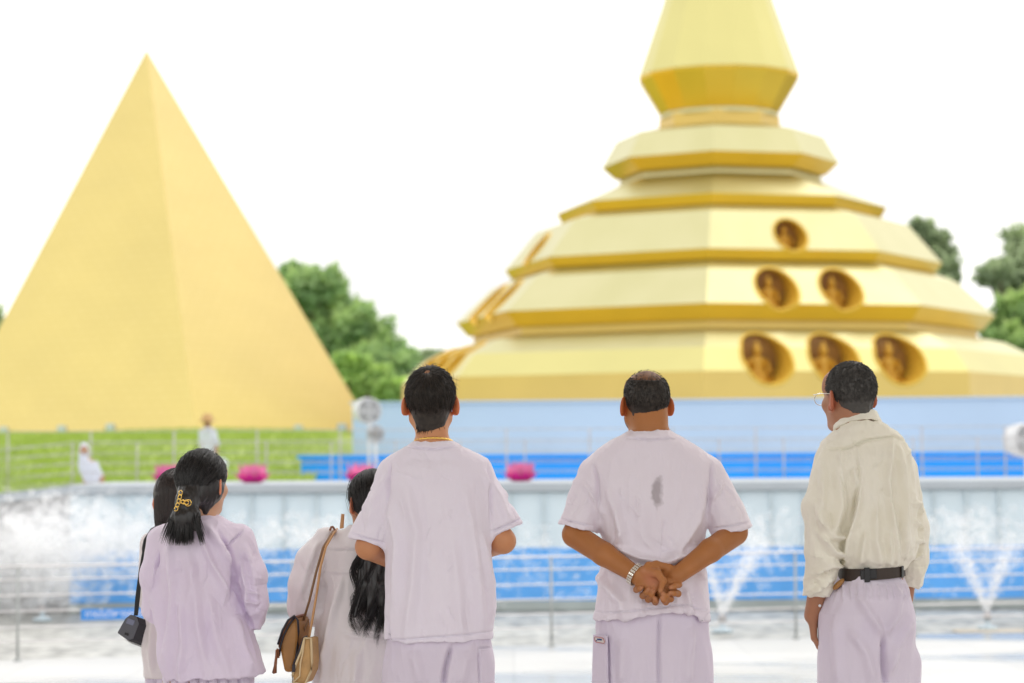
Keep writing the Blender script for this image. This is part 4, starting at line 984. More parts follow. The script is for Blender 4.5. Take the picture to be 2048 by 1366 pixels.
    q = MB(); q.tube(pts, .0042, 6, closed=True)
    for p in pts: q.sphere(p, .0055, 1)
    q.build('necklace', M['gold_metal'], o)
# ------------------------------------------------------------------ man with hands clasped behind his back
def man_clasped():
    Y = 8.1; o, off = person('balding man with hands clasped behind his back and a steel wristwatch', 1300, Y); Q = lambda x, y, dy=0: XZ(x, y, Y, dy)
    s = .99; yaw, pit = .20, .20; hc = Q(1291, 806); R_ = rot(yaw, pit); base = (.41, .162, .050)
    S = SDF(off+np.array((-.39, -.27, 0)), off+np.array((.39, .26, 1.78)), .0038)
    T, R = head(S, hc, yaw, pit, 0, s*1.02, Q(1302, 880, -.03)); 
    S.cone(Q(1300, 835, -.028), Q(1301, 885, -.02), .058, .060, .03)
    S.loft(px_rows([(866, 1262, 1332, .05, -.02), (890, 1235, 1360, .07, 0), (915, 1208, 1395, .088, 0), (1000, 1210, 1398, .105, 0), (1100, 1215, 1392, .105, 0), (1240, 1203, 1402, .115, 0), (1300, 1208, 1402, .09, .01)], Y), .03)
    # arms: out to the elbows, then back and down to the clasp
    z = lambda u, v, dy=0: Q(u/5.465+1180, v/5.465+1050, dy)
    wL, wR = z(480, 520, -.185), z(900, 528, -.185)
    S.chain([Q(1196, 955), Q(1149, 1066, -.025)], [.042, .042], .02); S.chain([Q(1149, 1070, -.025), Q(1205, 1105, -.12), wL], [.044, .041, .029], .012)
    S.chain([Q(1408, 952), Q(1469, 1060, -.025)], [.042, .042], .02); S.chain([Q(1469, 1066, -.025), Q(1415, 1098, -.12), wR], [.044, .041, .030], .012)
    kf = .0045
    # right hand, nearer the body: palm under, thumb over the top, four fingers curling up round the lower edge
    for a, b in (((860, 500), (690, 440)), ((850, 540), (660, 500)), ((850, 570), (640, 580)), ((850, 590), (650, 640))): S.cone(z(*a, -.170), z(*b, -.160), .017, .013, .02)
    S.chain([z(830, 450, -.175), z(690, 402, -.185), z(600, 405, -.205), z(545, 462, -.218)], [.017, .0125, .0105, .0088], .008)
    for k_, m_, t_ in (((600, 590), (478, 672), (522, 645)), ((640, 630), (545, 738), (598, 662)), ((680, 660), (605, 778), (655, 678)), ((720, 680), (680, 806), (672, 760))):
        S.chain([z(*k_, -.165), z(*m_, -.180), z((m_[0]*.45+t_[0]*.55), (m_[1]*.45+t_[1]*.55), -.215), z(*t_, -.222)], [.0115, .0112, .0098, .0078], kf)
    # left hand on top: palm towards the viewer, thumb across, fingers curling in from the right
    for a, b in (((500, 480), (690, 470)), ((500, 510), (720, 530)), ((500, 545), (720, 590)), ((500, 575), (690, 640))): S.cone(z(*a, -.195), z(*b, -.205), .017, .014, .016)
    S.ell(z(600, 510, -.205), (.026, .016, .020), k=.012); S.ell(z(590, 600, -.200), (.020, .014, .016), k=.012)
    S.chain([z(590, 480, -.212), z(690, 490, -.228), z(752, 570, -.238), z(722, 672, -.240)], [.017, .0135, .0112, .0085], .008)
    for k_, m_, t_ in (((730, 560), (925, 615), (832, 640)), ((740, 610), (918, 712), (828, 697)), ((730, 650), (838, 768), (744, 702)), ((710, 680), (785, 800), (738, 752))):
        S.chain([z(*k_, -.200), z(*m_, -.205), z((m_[0]*.45+t_[0]*.55), (m_[1]*.45+t_[1]*.55), -.228), z(*t_, -.232)], [.0115, .0112, .0098, .0078], kf)
    legs_and_feet(S, off[0], Y, .23, .74)
    me = S.mesh('body', off, 0)
    tips = [z(522, 645, -.224), z(598, 662, -.224), z(655, 678, -.224), z(672, 760, -.224), z(832, 640, -.234), z(828, 697, -.234), z(744, 702, -.234), z(738, 752, -.234), z(722, 672, -.24), z(545, 462, -.22)]
    palm = [z(600, 530, -.225), z(650, 580, -.225)]
    def ex(Wd, loc, c):
        for p in tips:
            w_ = np.clip(1-np.linalg.norm(Wd-p, axis=1)/.014, 0, 1)[:, None]; c = c*(1-w_*.7)+np.array((.56, .26, .16))*w_*.7
        for p in palm:
            w_ = np.clip(1.2-np.linalg.norm(Wd-p, axis=1)/.03, 0, 1)[:, None]; c = c*(1-w_*.6)+np.array((.52, .20, .11))*w_*.6
        m = (loc[:, 2] < -.05) & (loc[:, 1] > .0) & (loc[:, 2] > -.13) & (np.abs(loc[:, 0]) > .03); c[m] *= .4
        d = np.sqrt((((loc-np.array((0, -.02, .03)))/np.array((.08, .095, .09)))**2).sum(1)); top = np.clip((loc[:, 2]-.07)/.03, 0, 1)*(d < 1.2)
        return c*(1-.55*top[:, None])
    col_body(me, off, base, T, R, s*1.02, hc, ex); link('body', me, M['skin_b'], o)
    S = SDF(off+np.array((-.40, -.24, .84)), off+np.array((.40, .24, 1.54)), .0034)
    S.loft(px_rows([(861, 1262, 1336, .072, -.022), (870, 1243, 1354, .088, -.02), (886, 1212, 1382, .100, -.01), (905, 1188, 1410, .108, 0), (925, 1170, 1434, .115, 0), (960, 1174, 1432, .128, 0), (1010, 1188, 1418, .135, 0), (1060, 1202, 1408, .135, 0), (1095, 1211, 1404, .134, 0), (1135, 1204, 1408, .142, 0), (1180, 1194, 1414, .150, 0), (1260, 1184, 1420, .158, 0)], Y), .02, n=2.5)
    def sleeve(a, b, ra, rb, c0, c1):
        d = np.array(c1)-np.array(c0); nr = np.array((-d[2], 0, d[0])); nr = nr if nr[2] < 0 else -nr
        S.cone(a, b, ra, rb, .035, cuts=[(c0, nr)]); return nr
    nL = sleeve(Q(1187, 955), Q(1150, 1070, -.02), .060, .072, Q(1120, 1047), Q(1182, 1062)); nR = sleeve(Q(1418, 952), Q(1468, 1068, -.02), .060, .074, Q(1424, 1068), Q(1496, 1054))
    for c, nr in ((Q(1157, 1059, -.02), nL), (Q(1463, 1061, -.02), nR)): S.cone(np.array(c)-nr/np.linalg.norm(nr)*.004, np.array(c)+nr/np.linalg.norm(nr)*.05, .050, .052, .004, True)
    hx = [Q(x, y)[[0, 2]] for x, y in ((1170, 1236), (1190, 1240), (1235, 1233), (1300, 1226), (1345, 1219), (1372, 1220), (1400, 1234), (1440, 1250))]; hx = np.array(hx)
    S.clip(lambda X, Yy, Z: np.interp(X.ravel(), hx[:, 0], hx[:, 1])[:, None, None]-Z+0*Yy)
    me = S.mesh('shirt', off, 1)
    low = lambda Wd: np.clip((1.42-Wd[:, 2])/.3, .15, 1)
    folds(me, off, Y, [([(1215, 975), (1232, 1030), (1250, 1090)], .014, .009), ([(1400, 975), (1385, 1040), (1350, 1100), (1315, 1140)], .016, .010), ([(1220, 1085), (1275, 1112), (1320, 1122), (1370, 1108), (1400, 1088)], .013, .011), ([(1212, 1115), (1260, 1140)], .012, .009), ([(1395, 1108), (1350, 1150)], .012, .008),
        ([(1195, 1150), (1240, 1200), (1245, 1235)], .016, .010), ([(1400, 1140), (1395, 1190), (1402, 1240)], .014, .010), ([(1300, 985), (1302, 1090)], .025, .004), ([(1185, 925), (1192, 960), (1198, 1040)], .006, -.006), ([(1420, 925), (1420, 960), (1410, 1040)], .006, -.006), ([(1165, 960), (1190, 1000), (1205, 1030)], .010, .006), ([(1445, 960), (1420, 1000)], .010, .005), ([(1365, 1170), (1375, 1225)], .012, .008), ([(1275, 1195), (1280, 1228)], .012, .006), ([(1230, 1000), (1245, 1060), (1232, 1090)], .01, .006), ([(1184, 1222), (1235, 1219), (1300, 1211), (1345, 1205), (1372, 1206), (1418, 1226)], .003, -.004), ([(1120, 1036), (1184, 1051)], .003, -.004), ([(1424, 1056), (1494, 1043)], .003, -.004), ([(1250, 876), (1300, 880), (1350, 876)], .003, -.004)],
        [((8, 8, 3), .005, low), ((20, 20, 7), .0025, None), ((45, 45, 20), .0008, None)], 13, rand=[(12, 1205, 1400, 960, 1080, .15, .002), (12, 1215, 1395, 1080, 1150, 1.2, .0022), (12, 1195, 1405, 1150, 1225, .1, .0022), (7, 1130, 1185, 960, 1050, -.4, .002), (7, 1425, 1480, 960, 1050, .4, .002)])
    link('shirt', me, M['shirt_b'], o)
    tr_ = trousers(o, off, Y, [(1190, 1203, 1402, .12, 0), (1240, 1192, 1417, .130, 0), (1366, 1188, 1423, .135, 0)], off[0], .215, P(1313, 1330, Y)[2], M['trouser'], lines=[([(1314, 1222), (1312, 1290), (1313, 1380)], .006, -.007), ([(1245, 1270), (1240, 1366)], .02, .008), ([(1375, 1250), (1368, 1366)], .018, .009), ([(1212, 1268), (1215, 1366)], .004, -.005)], seed=15, leg_r=.105)
    make_shoes(o, off, off[0], Y, .21)
    # cargo pocket patch with its woven label, on the left thigh
    q = MB(); a, c, d, e = Q(1190, 1267, -.035), Q(1214, 1267, -.108), Q(1215, 1372, -.112), Q(1187, 1372, -.038)
    nn = np.array((-.008, -.006, 0)); q.prism([a+nn, c+nn, d+nn, e+nn], (.006, .006, 0)); q.build('pocket', M['trouser'], tr_)
    def on(u, v): return a+(c-a)*u+(d-a)*v+nn+np.array((-.003, -.003, 0))
    q = MB(); pl = [on(.14+.72*u, .035+.10*v) for u, v in ((.1, 0), (.9, 0), (1, .2), (1, .8), (.9, 1), (.1, 1), (0, .8), (0, .2))]; q.prism(pl, (-.0015, -.0015, 0)); lb = q.build('label', M['label_white'], tr_)
    q = MB(); q.tube([p+np.array((-.002, -.002, 0)) for p in pl], .0012, 6, closed=True); q.build('label_border', M['label_red'], tr_)
    q = MB(); q.prism([on(u, v)+np.array((-.0025, -.0025, 0)) for u, v in ((.36, .062), (.72, .058), (.70, .086), (.34, .090))], (-.0008, -.0008, 0)); q.prism([on(u, v)+np.array((-.0025, -.0025, 0)) for u, v in ((.22, .098), (.30, .092), (.32, .112), (.23, .116))], (-.0008, -.0008, 0)); q.build('label_mark', M['label_blue'], tr_)
    short_hair('hair', o, off, hc, R, s*1.02, M['hair_soft'], 3200, .010, 43, bald=((0, .010, .110), (.066, .088, .052), .16), thick=.004, nape=-.078, slope=.80, whorl=(0, -.05, .11), rad=.0009, lift=.05, nape2=-.118, rough_=.0005)
    # watch
    ax = (wL-Q(1205, 1105, -.12)); ax /= np.linalg.norm(ax); c0 = wL-ax*.006; u = np.cross(ax, (0, 1, 0)); u /= np.linalg.norm(u); v = np.cross(ax, u)
    q = MB()
    for k in range(22):
        t = 2*PI*k/22; p = c0+u*math.cos(t)*.0385+v*math.sin(t)*.0375
        Rm = Matrix([list(ax), list(-u*math.sin(t)+v*math.cos(t)), list(u*math.cos(t)+v*math.sin(t))]).transposed().to_4x4(); Rm.translation = Vector(p)
        for dx in (-.0065, 0, .0065):
            bm = bmesh.new(); bmesh.ops.create_cube(bm, size=1); bmesh.ops.scale(bm, vec=(.006, .0088, .004), verts=bm.verts); bmesh.ops.bevel(bm, geom=bm.edges[:], offset=.0009, segments=1, affect='EDGES'); bmesh.ops.translate(bm, vec=(dx, 0, 0), verts=bm.verts); q.add(bm, Rm)
    wt = q.build('watch', M['watch_steel'], o)
    p = c0+v*.040*(1 if v[1] > 0 else -1); q = MB(); q.sphere(p, (.017, .008, .017), 2); q.build('watch_case', M['watch_steel'], wt)
# ------------------------------------------------------------------ man in the cream shirt with belt and glasses, turned left
def man_cream():
    Y = 8.0; o, off = person('older man in long sleeved cream shirt, glasses and dark belt, turned to the left', 1735, Y); Q = lambda x, y, dy=0: XZ(x, y, Y, dy)
    s = 1.0; yaw, pit = .50, .02; hc = Q(1698, 793, -.0); base = (.40, .185, .105); by = .38
    S = SDF(off+np.array((-.36, -.3, 0)), off+np.array((.36, .3, 1.80)), .0042)
    T, R = head(S, hc, yaw, pit, -.03, s*1.02, Q(1712, 870, -.02)); S.cone(Q(1705, 835, -.01), Q(1714, 875, -.02), .062, .068, .03)
    S.loft(px_rows([(860, 1685, 1745, .05, -.01), (885, 1660, 1780, .08, 0), (930, 1655, 1808, .10, 0), (1000, 1668, 1818, .105, 0), (1130, 1685, 1802, .10, 0), (1230, 1660, 1808, .11, 0), (1310, 1660, 1806, .10, 0)], Y), .03, yaw=by)
    wl = Q(1626, 1232, .02)
    S.chain([Q(1664, 930, -.04), Q(1645, 1110, -.075), wl], [.046, .040, .029], .03); S.chain([Q(1804, 930, .05), Q(1829, 1090, .085), Q(1826, 1205, .16)], [.048, .038, .028], .03)
    hand(S, wl+np.array((0, 0, .01)), (.07, .10, -1), (.9, -.1, 0), (.1, 1, .1), 1.0, .75); hand(S, Q(1826, 1205, .16), (-.1, .2, -1), (-1, 0, 0), (0, 1, 0), 1.0, .6)
    legs_and_feet(S, off[0], Y, .20, .76, by)
    me = S.mesh('body', off, 1); col_body(me, off, base, T, R, s*1.02, hc); link('body', me, M['skin_c'], o)
    S = SDF(off+np.array((-.38, -.26, .93)), off+np.array((.38, .30, 1.60)), .0034)
    S.loft(px_rows([(841, 1680, 1756, .070, -.02), (850, 1677, 1768, .080, -.02), (862, 1668, 1788, .090, -.01), (872, 1655, 1800, .098, -.01), (885, 1643, 1812, .106, 0), (915, 1640, 1822, .125, 0), (960, 1648, 1828, .132, 0), (1030, 1654, 1833, .135, 0), (1085, 1662, 1834, .138, 0), (1112, 1670, 1828, .135, 0), (1130, 1682, 1808, .115, 0), (1142, 1684, 1802, .105, 0)], Y, by*.5), .02, yaw=by*.5, n=2.4)
    S.chain([Q(1662, 918, -.05), Q(1640, 1010, -.085), Q(1640, 1100, -.085)], [.062, .066, .060], .03); S.chain([Q(1640, 1100, -.085), Q(1634, 1170, -.03), Q(1627, 1218, .01)], [.060, .050, .042], .012, cuts=[(Q(1627, 1223), (-.12, 0, -1))])
    S.chain([Q(1802, 940, .05), Q(1828, 1060, .08), Q(1832, 1120, .09), Q(1826, 1187, .145)], [.064, .062, .060, .048], .02, cuts=[(Q(1825, 1186), (.1, .1, -1))])
    S.cone(Q(1627, 1214, .01), Q(1626, 1250, .02), .034, .034, .003, True)
    me = S.mesh('shirt', off, 1)
    low = lambda Wd: np.clip((1.45-Wd[:, 2])/.3, .15, 1)
    folds(me, off, Y, [([(1704, 900), (1706, 1000), (1690, 1090), (1688, 1128)], .011, .012), ([(1775, 880), (1762, 960), (1775, 1060), (1783, 1125)], .011, .012), ([(1790, 895), (1800, 1000), (1795, 1060), (1800, 1110)], .012, .011), ([(1740, 1000), (1738, 1080), (1750, 1128)], .014, .009), ([(1720, 1060), (1712, 1128)], .012, .009), ([(1763, 1060), (1768, 1130)], .010, .008),
        ([(1640, 920), (1632, 1020), (1640, 1090)], .012, .011), ([(1665, 930), (1662, 1010), (1648, 1080)], .011, .011), ([(1618, 1000), (1650, 1070), (1690, 1075)], .010, .011), ([(1625, 1060), (1655, 1100), (1680, 1110)], .010, .011), ([(1618, 1150), (1650, 1120), (1675, 1130)], .010, .011), ([(1615, 1190), (1640, 1165), (1655, 1150)], .009, .008), ([(1702, 905), (1706, 960), (1700, 1000), (1690, 1060)], .008, -.012), ([(1640, 895), (1680, 898), (1720, 882), (1780, 873), (1812, 884)], .004, -.005),
        ([(1612, 1222), (1616, 1200), (1652, 1196)], .004, -.006), ([(1830, 1000), (1845, 1030)], .008, .008), ([(1826, 1040), (1848, 1060)], .008, .008), ([(1828, 1080), (1850, 1085)], .008, .008), ([(1824, 1120), (1848, 1110)], .008, .007), ([(1668, 885), (1675, 960), (1672, 1040)], .010, .006)],
        [((10, 10, 3), .006, low), ((22, 22, 8), .003, None), ((45, 45, 20), .0009, None)], 23, rand=[(22, 1660, 1815, 900, 1125, .05, .0028), (9, 1615, 1660, 930, 1080, .1, .0028), (9, 1612, 1665, 1080, 1200, 1.1, .0028), (7, 1825, 1850, 980, 1150, 1.2, .0022)])
    sh = link('shirt', me, M['cream'], o)
    # stand collar folded over
    S = SDF(Q(1640, 800)-np.array((.1, .16, .12)), Q(1790, 800)+np.array((.1, .16, .1)), .003)
    ca = rot(by*.9, -.34)
    def coll(c, r0, r1, h, th, sub=False):
        ax = ca@np.array((0, 0, 1)); S.cone(np.array(c)-ax*h/2, np.array(c)+ax*h/2, r0, r1, .003, sub, cuts=[(np.array(c)-ax*h/2, -ax), (np.array(c)+ax*h/2, ax)])
    cc = Q(1713, 843, -.008); coll(cc, .088, .074, .046, 0); coll(cc, .078, .066, .14, 0, True)
    me = S.mesh('collar', off, 2); folds(me, off, Y, [], [((20, 20, 10), .002, None)], 4); link('collar', me, M['cream'], sh)
    q = MB(); q.sphere(Q(1637, 1210, -.035), (.0055, .003, .0055), 2); q.build('button', M['white'], sh)
    tr_ = trousers(o, off, Y, [(1138, 1683, 1803, .105, 0), (1160, 1672, 1812, .118, 0), (1180, 1656, 1822, .130, 0), (1225, 1640, 1829, .140, 0), (1300, 1638, 1829, .135, 0), (1366, 1638, 1822, .13, 0)], off[0]+.0, .20, P(1740, 1340, Y)[2], M['trouser'], yaw=by*.6,
        lines=[([(1755, 1265), (1756, 1320), (1762, 1366)], .010, -.014), ([(1700, 1180), (1730, 1230), (1752, 1262)], .014, .008), ([(1790, 1170), (1780, 1220), (1760, 1260)], .012, .010), ([(1690, 1250), (1720, 1300), (1735, 1366)], .016, .008), ([(1815, 1230), (1780, 1290), (1770, 1340)], .014, .010), ([(1663, 1230), (1668, 1366)], .016, .008)]+[([(x, 1163), (x+rr_*3, 1195)], .004, .004) for x, rr_ in ((1680, -1), (1692, 0), (1705, 0), (1718, 1), (1730, 0), (1745, 0), (1758, 1), (1770, 1), (1782, 1), (1794, 2), (1804, 2))], seed=25, leg_r=.086)
    make_shoes(o, off, off[0], Y, .2, by)
    # belt: flat band round the waist
    def ring(py_l, py_r, dx):
        pts = []
        a, c = Q(1678, py_l), Q(1807, py_r); cx = (a+c)/2; ra = (c[0]-a[0])/2+dx
        for k in range(48):
            t = 2*PI*k/48; x = math.cos(t)*ra; y = math.sin(t)*(.118+dx); co, si = math.cos(by*.3), math.sin(by*.3)
            pts.append(Vector((cx[0]+x*co-y*si, Y+x*si+y*co, cx[2]+(c[2]-a[2])*.5*math.cos(t))))
        return pts
    up_o, up_i, lo_o, lo_i = ring(1136, 1130, .004), ring(1136, 1130, .0), ring(1161, 1150, .006), ring(1161, 1150, .001)
    q = MB(); rows = [[q.bm.verts.new(p) for p in rr2] for rr2 in (up_i, up_o, lo_o, lo_i)]
    for i in range(4):
        for k in range(48): q.bm.faces.new((rows[i][k], rows[i][(k+1) % 48], rows[(i+1) % 4][(k+1) % 48], rows[(i+1) % 4][k]))
    bl = q.build('belt', M['black_belt'], o)
    def on_belt(x, y, d=.008):
        a, c = Q(1678, 1148), Q(1807, 1140); cx = (a[0]+c[0])/2; ra = (c[0]-a[0])/2+.006; p = Q(x, y); t = math.acos(max(-1, min(1, (p[0]-cx)/ra))); p[1] = Y-math.sin(t)*.123-d; return p
    q = MB(); q.prism([on_belt(1711, 1137), on_belt(1741, 1134), on_belt(1742, 1153), on_belt(1711, 1156)], (0, .014, 0), .002); q.prism([on_belt(1718, 1132, .010), on_belt(1728, 1131, .010), on_belt(1729, 1160, .010), on_belt(1718, 1161, .010)], (0, .014, 0), .002); q.build('buckle', M['buckle'], bl)
    q = MB(); q.prism([on_belt(1795, 1129), on_belt(1801, 1129), on_belt(1801, 1153), on_belt(1795, 1154)], (0, .014, 0), .002); q.build('belt_loop', M['buckle'], bl)
    S = SDF(Q(1668, 1165)-np.array((.06, .16, .06)), Q(1668, 1165)+np.array((.06, .06, .06)), .004); S.ell(Q(1671, 1166, -.075), (.010, .016, .028), rot(0, 0, .8), .01); finish(S, 'pouch', M['leather'], bl, off)
    short_hair('hair', o, off, hc, R, s*1.02, M['hair_grey'], 6000, .0085, 47, thick=.004, nape=-.070, slope=.72, whorl=(0, -.055, .11), rad=.0010, lift=.55)
    # glasses
    G = lambda p: T(np.array(p)/1.0)
    q = MB()
    for sd_ in (-1, 1):
        q.tube([G((sd_*.082, -.012, .012)), G((sd_*.083, .05, .012)), G((sd_*.078, .100, .008))], .0016, 6)
        q.tube([G((sd_*.045+.031*math.cos(t), .106-.010*abs(math.cos(t))*(1 if math.cos(t)*sd_ > 0 else 0), -.008+.021*math.sin(t))) for t in np.linspace(0, 2*PI, 24, endpoint=False)], .0014, 6, closed=True)
    q.tube([G((-.014, .108, -.002)), G((0, .112, .001)), G((.014, .108, -.002))], .0014, 6); q.build('glasses', M['watch_steel'], o)
# ------------------------------------------------------------------ woman with claw clip
def scalp_paths(rg, n, cc, cr, target, keep, K=12, puff=.03):
    P0 = []
    while len(P0) < n:
        d = rg.normal(size=(n, 3)); d /= np.linalg.norm(d, axis=1, keepdims=True); P0.extend(d[keep(cc+d*cr)])
    d = np.array(P0[:n]); td = (np.array(target)-cc)/cr; tl = np.linalg.norm(td); tn = td/tl
    out = []
    for t in np.linspace(0, 1, K):
        v = d*(1-t)+(tn+rg.normal(0, .03, (n, 3)))*t; v /= np.linalg.norm(v, axis=1, keepdims=True)
        out.append(cc+v*cr*(1+puff*math.sin(PI*t)*rg.uniform(.2, 1, (n, 1))+(tl-1)*t**3))
    return np.stack(out, 1)
def woman_clip():
    Y = 8.35; o, off = person('woman in loose lilac tunic, black hair gathered in a gold claw clip', 405, Y); Q = lambda x, y, dy=0: XZ(x, y, Y, dy)
    s = .98; yaw, pit = -.45, .0; hc = Q(406, 966); R_ = rot(yaw, pit); base = (.60, .34, .21)
    S = SDF(off+np.array((-.33, -.26, 0)), off+np.array((.33, .40, 1.5)), .005)
    T, R = head(S, hc, yaw, pit, .03, s, Q(398, 1045, 0), female=True)
    S.loft(px_rows([(1030, 372, 425, .045, 0), (1050, 345, 452, .07, 0), (1080, 325, 475, .085, 0), (1150, 335, 462, .085, 0), (1250, 340, 465, .09, 0), (1330, 330, 485, .11, 0), (1400, 332, 483, .11, 0)], Y), .03)
    S.chain([Q(326, 1082), Q(318, 1180, .0), Q(345, 1200, .24)], [.045, .038, .028], .03); S.chain([Q(474, 1078), Q(502, 1180, .01), Q(470, 1215, .26)], [.040, .036, .027], .02)
    hand(S, Q(345, 1200, .24), (.7, .7, 0), (0, 0, -1), (-.5, .7, 0), .88, .5); hand(S, Q(470, 1215, .26), (-.7, .7, 0), (0, 0, -1), (.5, .7, 0), .88, .5)
    legs_and_feet(S, off[0], Y, .18, .72)
    me = S.mesh('body', off, 1); col_body(me, off, base, T, R, s, hc); link('body', me, M['skin_d'], o)
    S = SDF(off+np.array((-.36, -.28, .54)), off+np.array((.36, .40, 1.32)), .0036)
    S.loft(px_rows([(1031, 368, 436, .055, 0), (1040, 345, 454, .08, 0), (1055, 322, 478, .10, 0), (1075, 310, 490, .115, 0), (1110, 308, 490, .125, 0), (1150, 312, 480, .13, 0), (1210, 318, 486, .14, 0), (1270, 323, 506, .15, 0), (1345, 326, 531, .165, 0), (1400, 324, 545, .17, 0)], Y), .02, n=2.3)
    S.chain([Q(325, 1082), Q(313, 1150, -.01), Q(310, 1215, .03), Q(335, 1225, .14)], [.056, .054, .054, .050], .03)
    S.chain([Q(478, 1078), Q(500, 1150, -.01), Q(505, 1205, -.01), Q(498, 1240, .10)], [.055, .056, .052, .048], .03)
    S.chain([Q(505, 1190, -.01), Q(508, 1252, .0)], [.046, .026], .02, cuts=[(Q(505, 1259), (0, 0, -1))])
    hx = np.array([Q(x, y)[[0, 2]] for x, y in ((290, 1358), (330, 1358), (424, 1352), (505, 1346), (535, 1342), (560, 1342))])
    S.clip(lambda X, Yy, Z: np.interp(X.ravel(), hx[:, 0], hx[:, 1])[:, None, None]-Z+0*Yy)
    me = S.mesh('tunic', off, 1)
    low = lambda Wd: np.clip((1.20-Wd[:, 2])/.3, .2, 1)
    folds(me, off, Y, [([(445, 1060), (468, 1100), (476, 1150), (470, 1190)], .007, -.010), ([(471, 1150), (490, 1210), (508, 1262)], .007, -.010), ([(489, 1060), (472, 1080), (455, 1102)], .004, -.006), ([(420, 1050), (450, 1090), (470, 1130)], .012, .010), ([(405, 1060), (430, 1120), (452, 1165), (462, 1190)], .010, .009), ([(382, 1090), (400, 1160), (406, 1240), (425, 1340)], .016, .009), ([(345, 1080), (356, 1170), (352, 1260), (345, 1350)], .013, .010), ([(320, 1180), (335, 1260), (340, 1350)], .012, .010), ([(430, 1190), (440, 1260), (470, 1350)], .016, .008), ([(370, 1200), (378, 1280), (372, 1360)], .012, .008), ([(475, 1225), (490, 1290), (510, 1345)], .014, .010), ([(318, 1120), (322, 1165), (330, 1215)], .009, .010), ([(324, 1100), (318, 1160), (320, 1215)], .005, -.010), ([(495, 1090), (510, 1150), (515, 1190)], .010, .008), ([(485, 1120), (498, 1170), (500, 1215)], .009, .008), ([(500, 1180), (522, 1190)], .006, .006), ([(496, 1200), (520, 1206)], .006, .006), ([(400, 1120), (385, 1200)], .012, .006)],
        [((9, 9, 3.2), .0045, low), ((20, 20, 7), .002, None), ((45, 45, 20), .0008, None)], 33, rand=[(18, 335, 480, 1100, 1340, .0, .0022), (8, 485, 520, 1080, 1220, .2, .0022), (8, 490, 522, 1150, 1230, 1.2, .0022)])
    link('tunic', me, M['tunic'], o)
    trousers(o, off, Y, [(1300, 335, 505, .11, 0), (1350, 328, 508, .125, 0), (1400, 325, 512, .13, 0)], off[0]+.015, .18, .44, M['trouser'], seed=35, leg_r=.085, lines=[([(345+20*k, 1345), (346+20*k, 1400)], .005, -.008) for k in range(9)], flare=.01)
    make_shoes(o, off, off[0], Y, .18)
    # hair drawn back into the clip
    cc = np.array((0, -.012, .030)); cr = np.array((.0755, .094, .084))+.013
    tg = np.linalg.inv(R)@((Q(382, 1000, -.115)-hc)/s); keep = lambda p: (p[:, 1] < .055+(p[:, 2]-.03)*.35) & (p[:, 2] > -.075-(p[:, 1])*.3)
    Tw = lambda A: np.array(hc)+(np.asarray(A)*s)@R.T
    S = SDF(hc-np.array((.18, .2, .26)), hc+np.array((.18, .18, .16)), .0035)
    S.ell(T(cc), (cr-.004)*s, R, .02, cuts=[(T((0, .058, .03)), R@np.array((0, 1, -.35))), (T((0, 0, -.085)), R@np.array((0, -.35, -1)))])
    tp = np.array(T(tg)); S.cone(T((0, -.06, -.01)), tp, .066, .032, .03)
    S.cone(T((.03, -.02, -.02)), tp, .060, .030, .03); S.cone(T((.052, -.022, -.03)), T((.040, -.04, -.105)), .026, .012, .03)
    bot = Q(375, 1058, -.148); S.chain([tp, Q(374, 1035, -.135), bot], [.030, .037, .024], .02); S.chain([tp, Q(394, 1030, -.13), Q(401, 1052, -.142)], [.030, .028, .014], .02)
    me = S.mesh('hair', off, 1); V, Nn = get_vn(me); put_v(me, V+Nn*(fbm(V*np.array((110, 110, 25)), 3, 2)*.002)[:, None]); hr = link('hair', me, M['hair'], o)
    rg = np.random.default_rng(51); A = Tw(scalp_paths(rg, 1300, cc, cr, tg, keep, 12, .02)); strands('hair_strands', A, .0011, off, M['hair'], hr)
    n = 1000; u = rg.normal(0, 1, (n, 1)); t = np.linspace(0, 1, 12)[None, :]; Lz = rg.uniform(.8, 1.06, (n, 1))
    x0 = np.clip(u*.36, -1, 1); X = tp[0]+x0*.034+(np.where(x0 > .45, .042, x0*.050-.008))*t+rg.normal(0, .004, (n, 1))*t; Zt = tp[2]-.005-(.148*Lz)*t; Yt = tp[1]-.012-.04*np.sin(t*PI*.6)*rg.uniform(.3, 1, (n, 1))+rg.normal(0, .008, (n, 1))
    strands('hair_strands', np.stack([X, Yt+0*X, Zt+0*X], 2), .0014, off, M['hair'], hr, taper=.1)
    flyaways(hr, off, hc, R, s, 60, .05, M['hair'], 93)
    # the clip: a chain of five rings and two linked loops
    q = MB(); ch = [Q(x, y, -.168) for x, y in ((374.5, 984), (373, 992), (371, 1000), (368.5, 1008), (366, 1015))]
    for k, c in enumerate(ch):
        d = np.array(ch[min(k+1, 4)])-np.array(ch[max(k-1, 0)]); d /= np.linalg.norm(d); e = np.array((d[2], 0, -d[0]))
        q.tube([c+d*.0088*math.cos(t)+e*.0062*math.sin(t) for t in np.linspace(0, 2*PI, 16, endpoint=False)], .0018, 6, closed=True)
    for (x, y, rr_) in ((389.5, 1003.5, .0115), (386, 1002.5, .0085), (379, 1001, .0065)):
        c = Q(x, y, -.172); q.tube([c+np.array((rr_*math.cos(t), 0, rr_*math.sin(t))) for t in np.linspace(0, 2*PI, 20, endpoint=False)], .0017, 6, closed=True)
    q.tube([Q(371, 1000, -.169), Q(381, 998.5, -.173), Q(391, 1001, -.172)], .0017, 6); q.tube([Q(372, 1003, -.169), Q(382, 1006, -.173), Q(390, 1007, -.172)], .0017, 6)
    q.build('hair_clip', M['gold_metal'], hr)
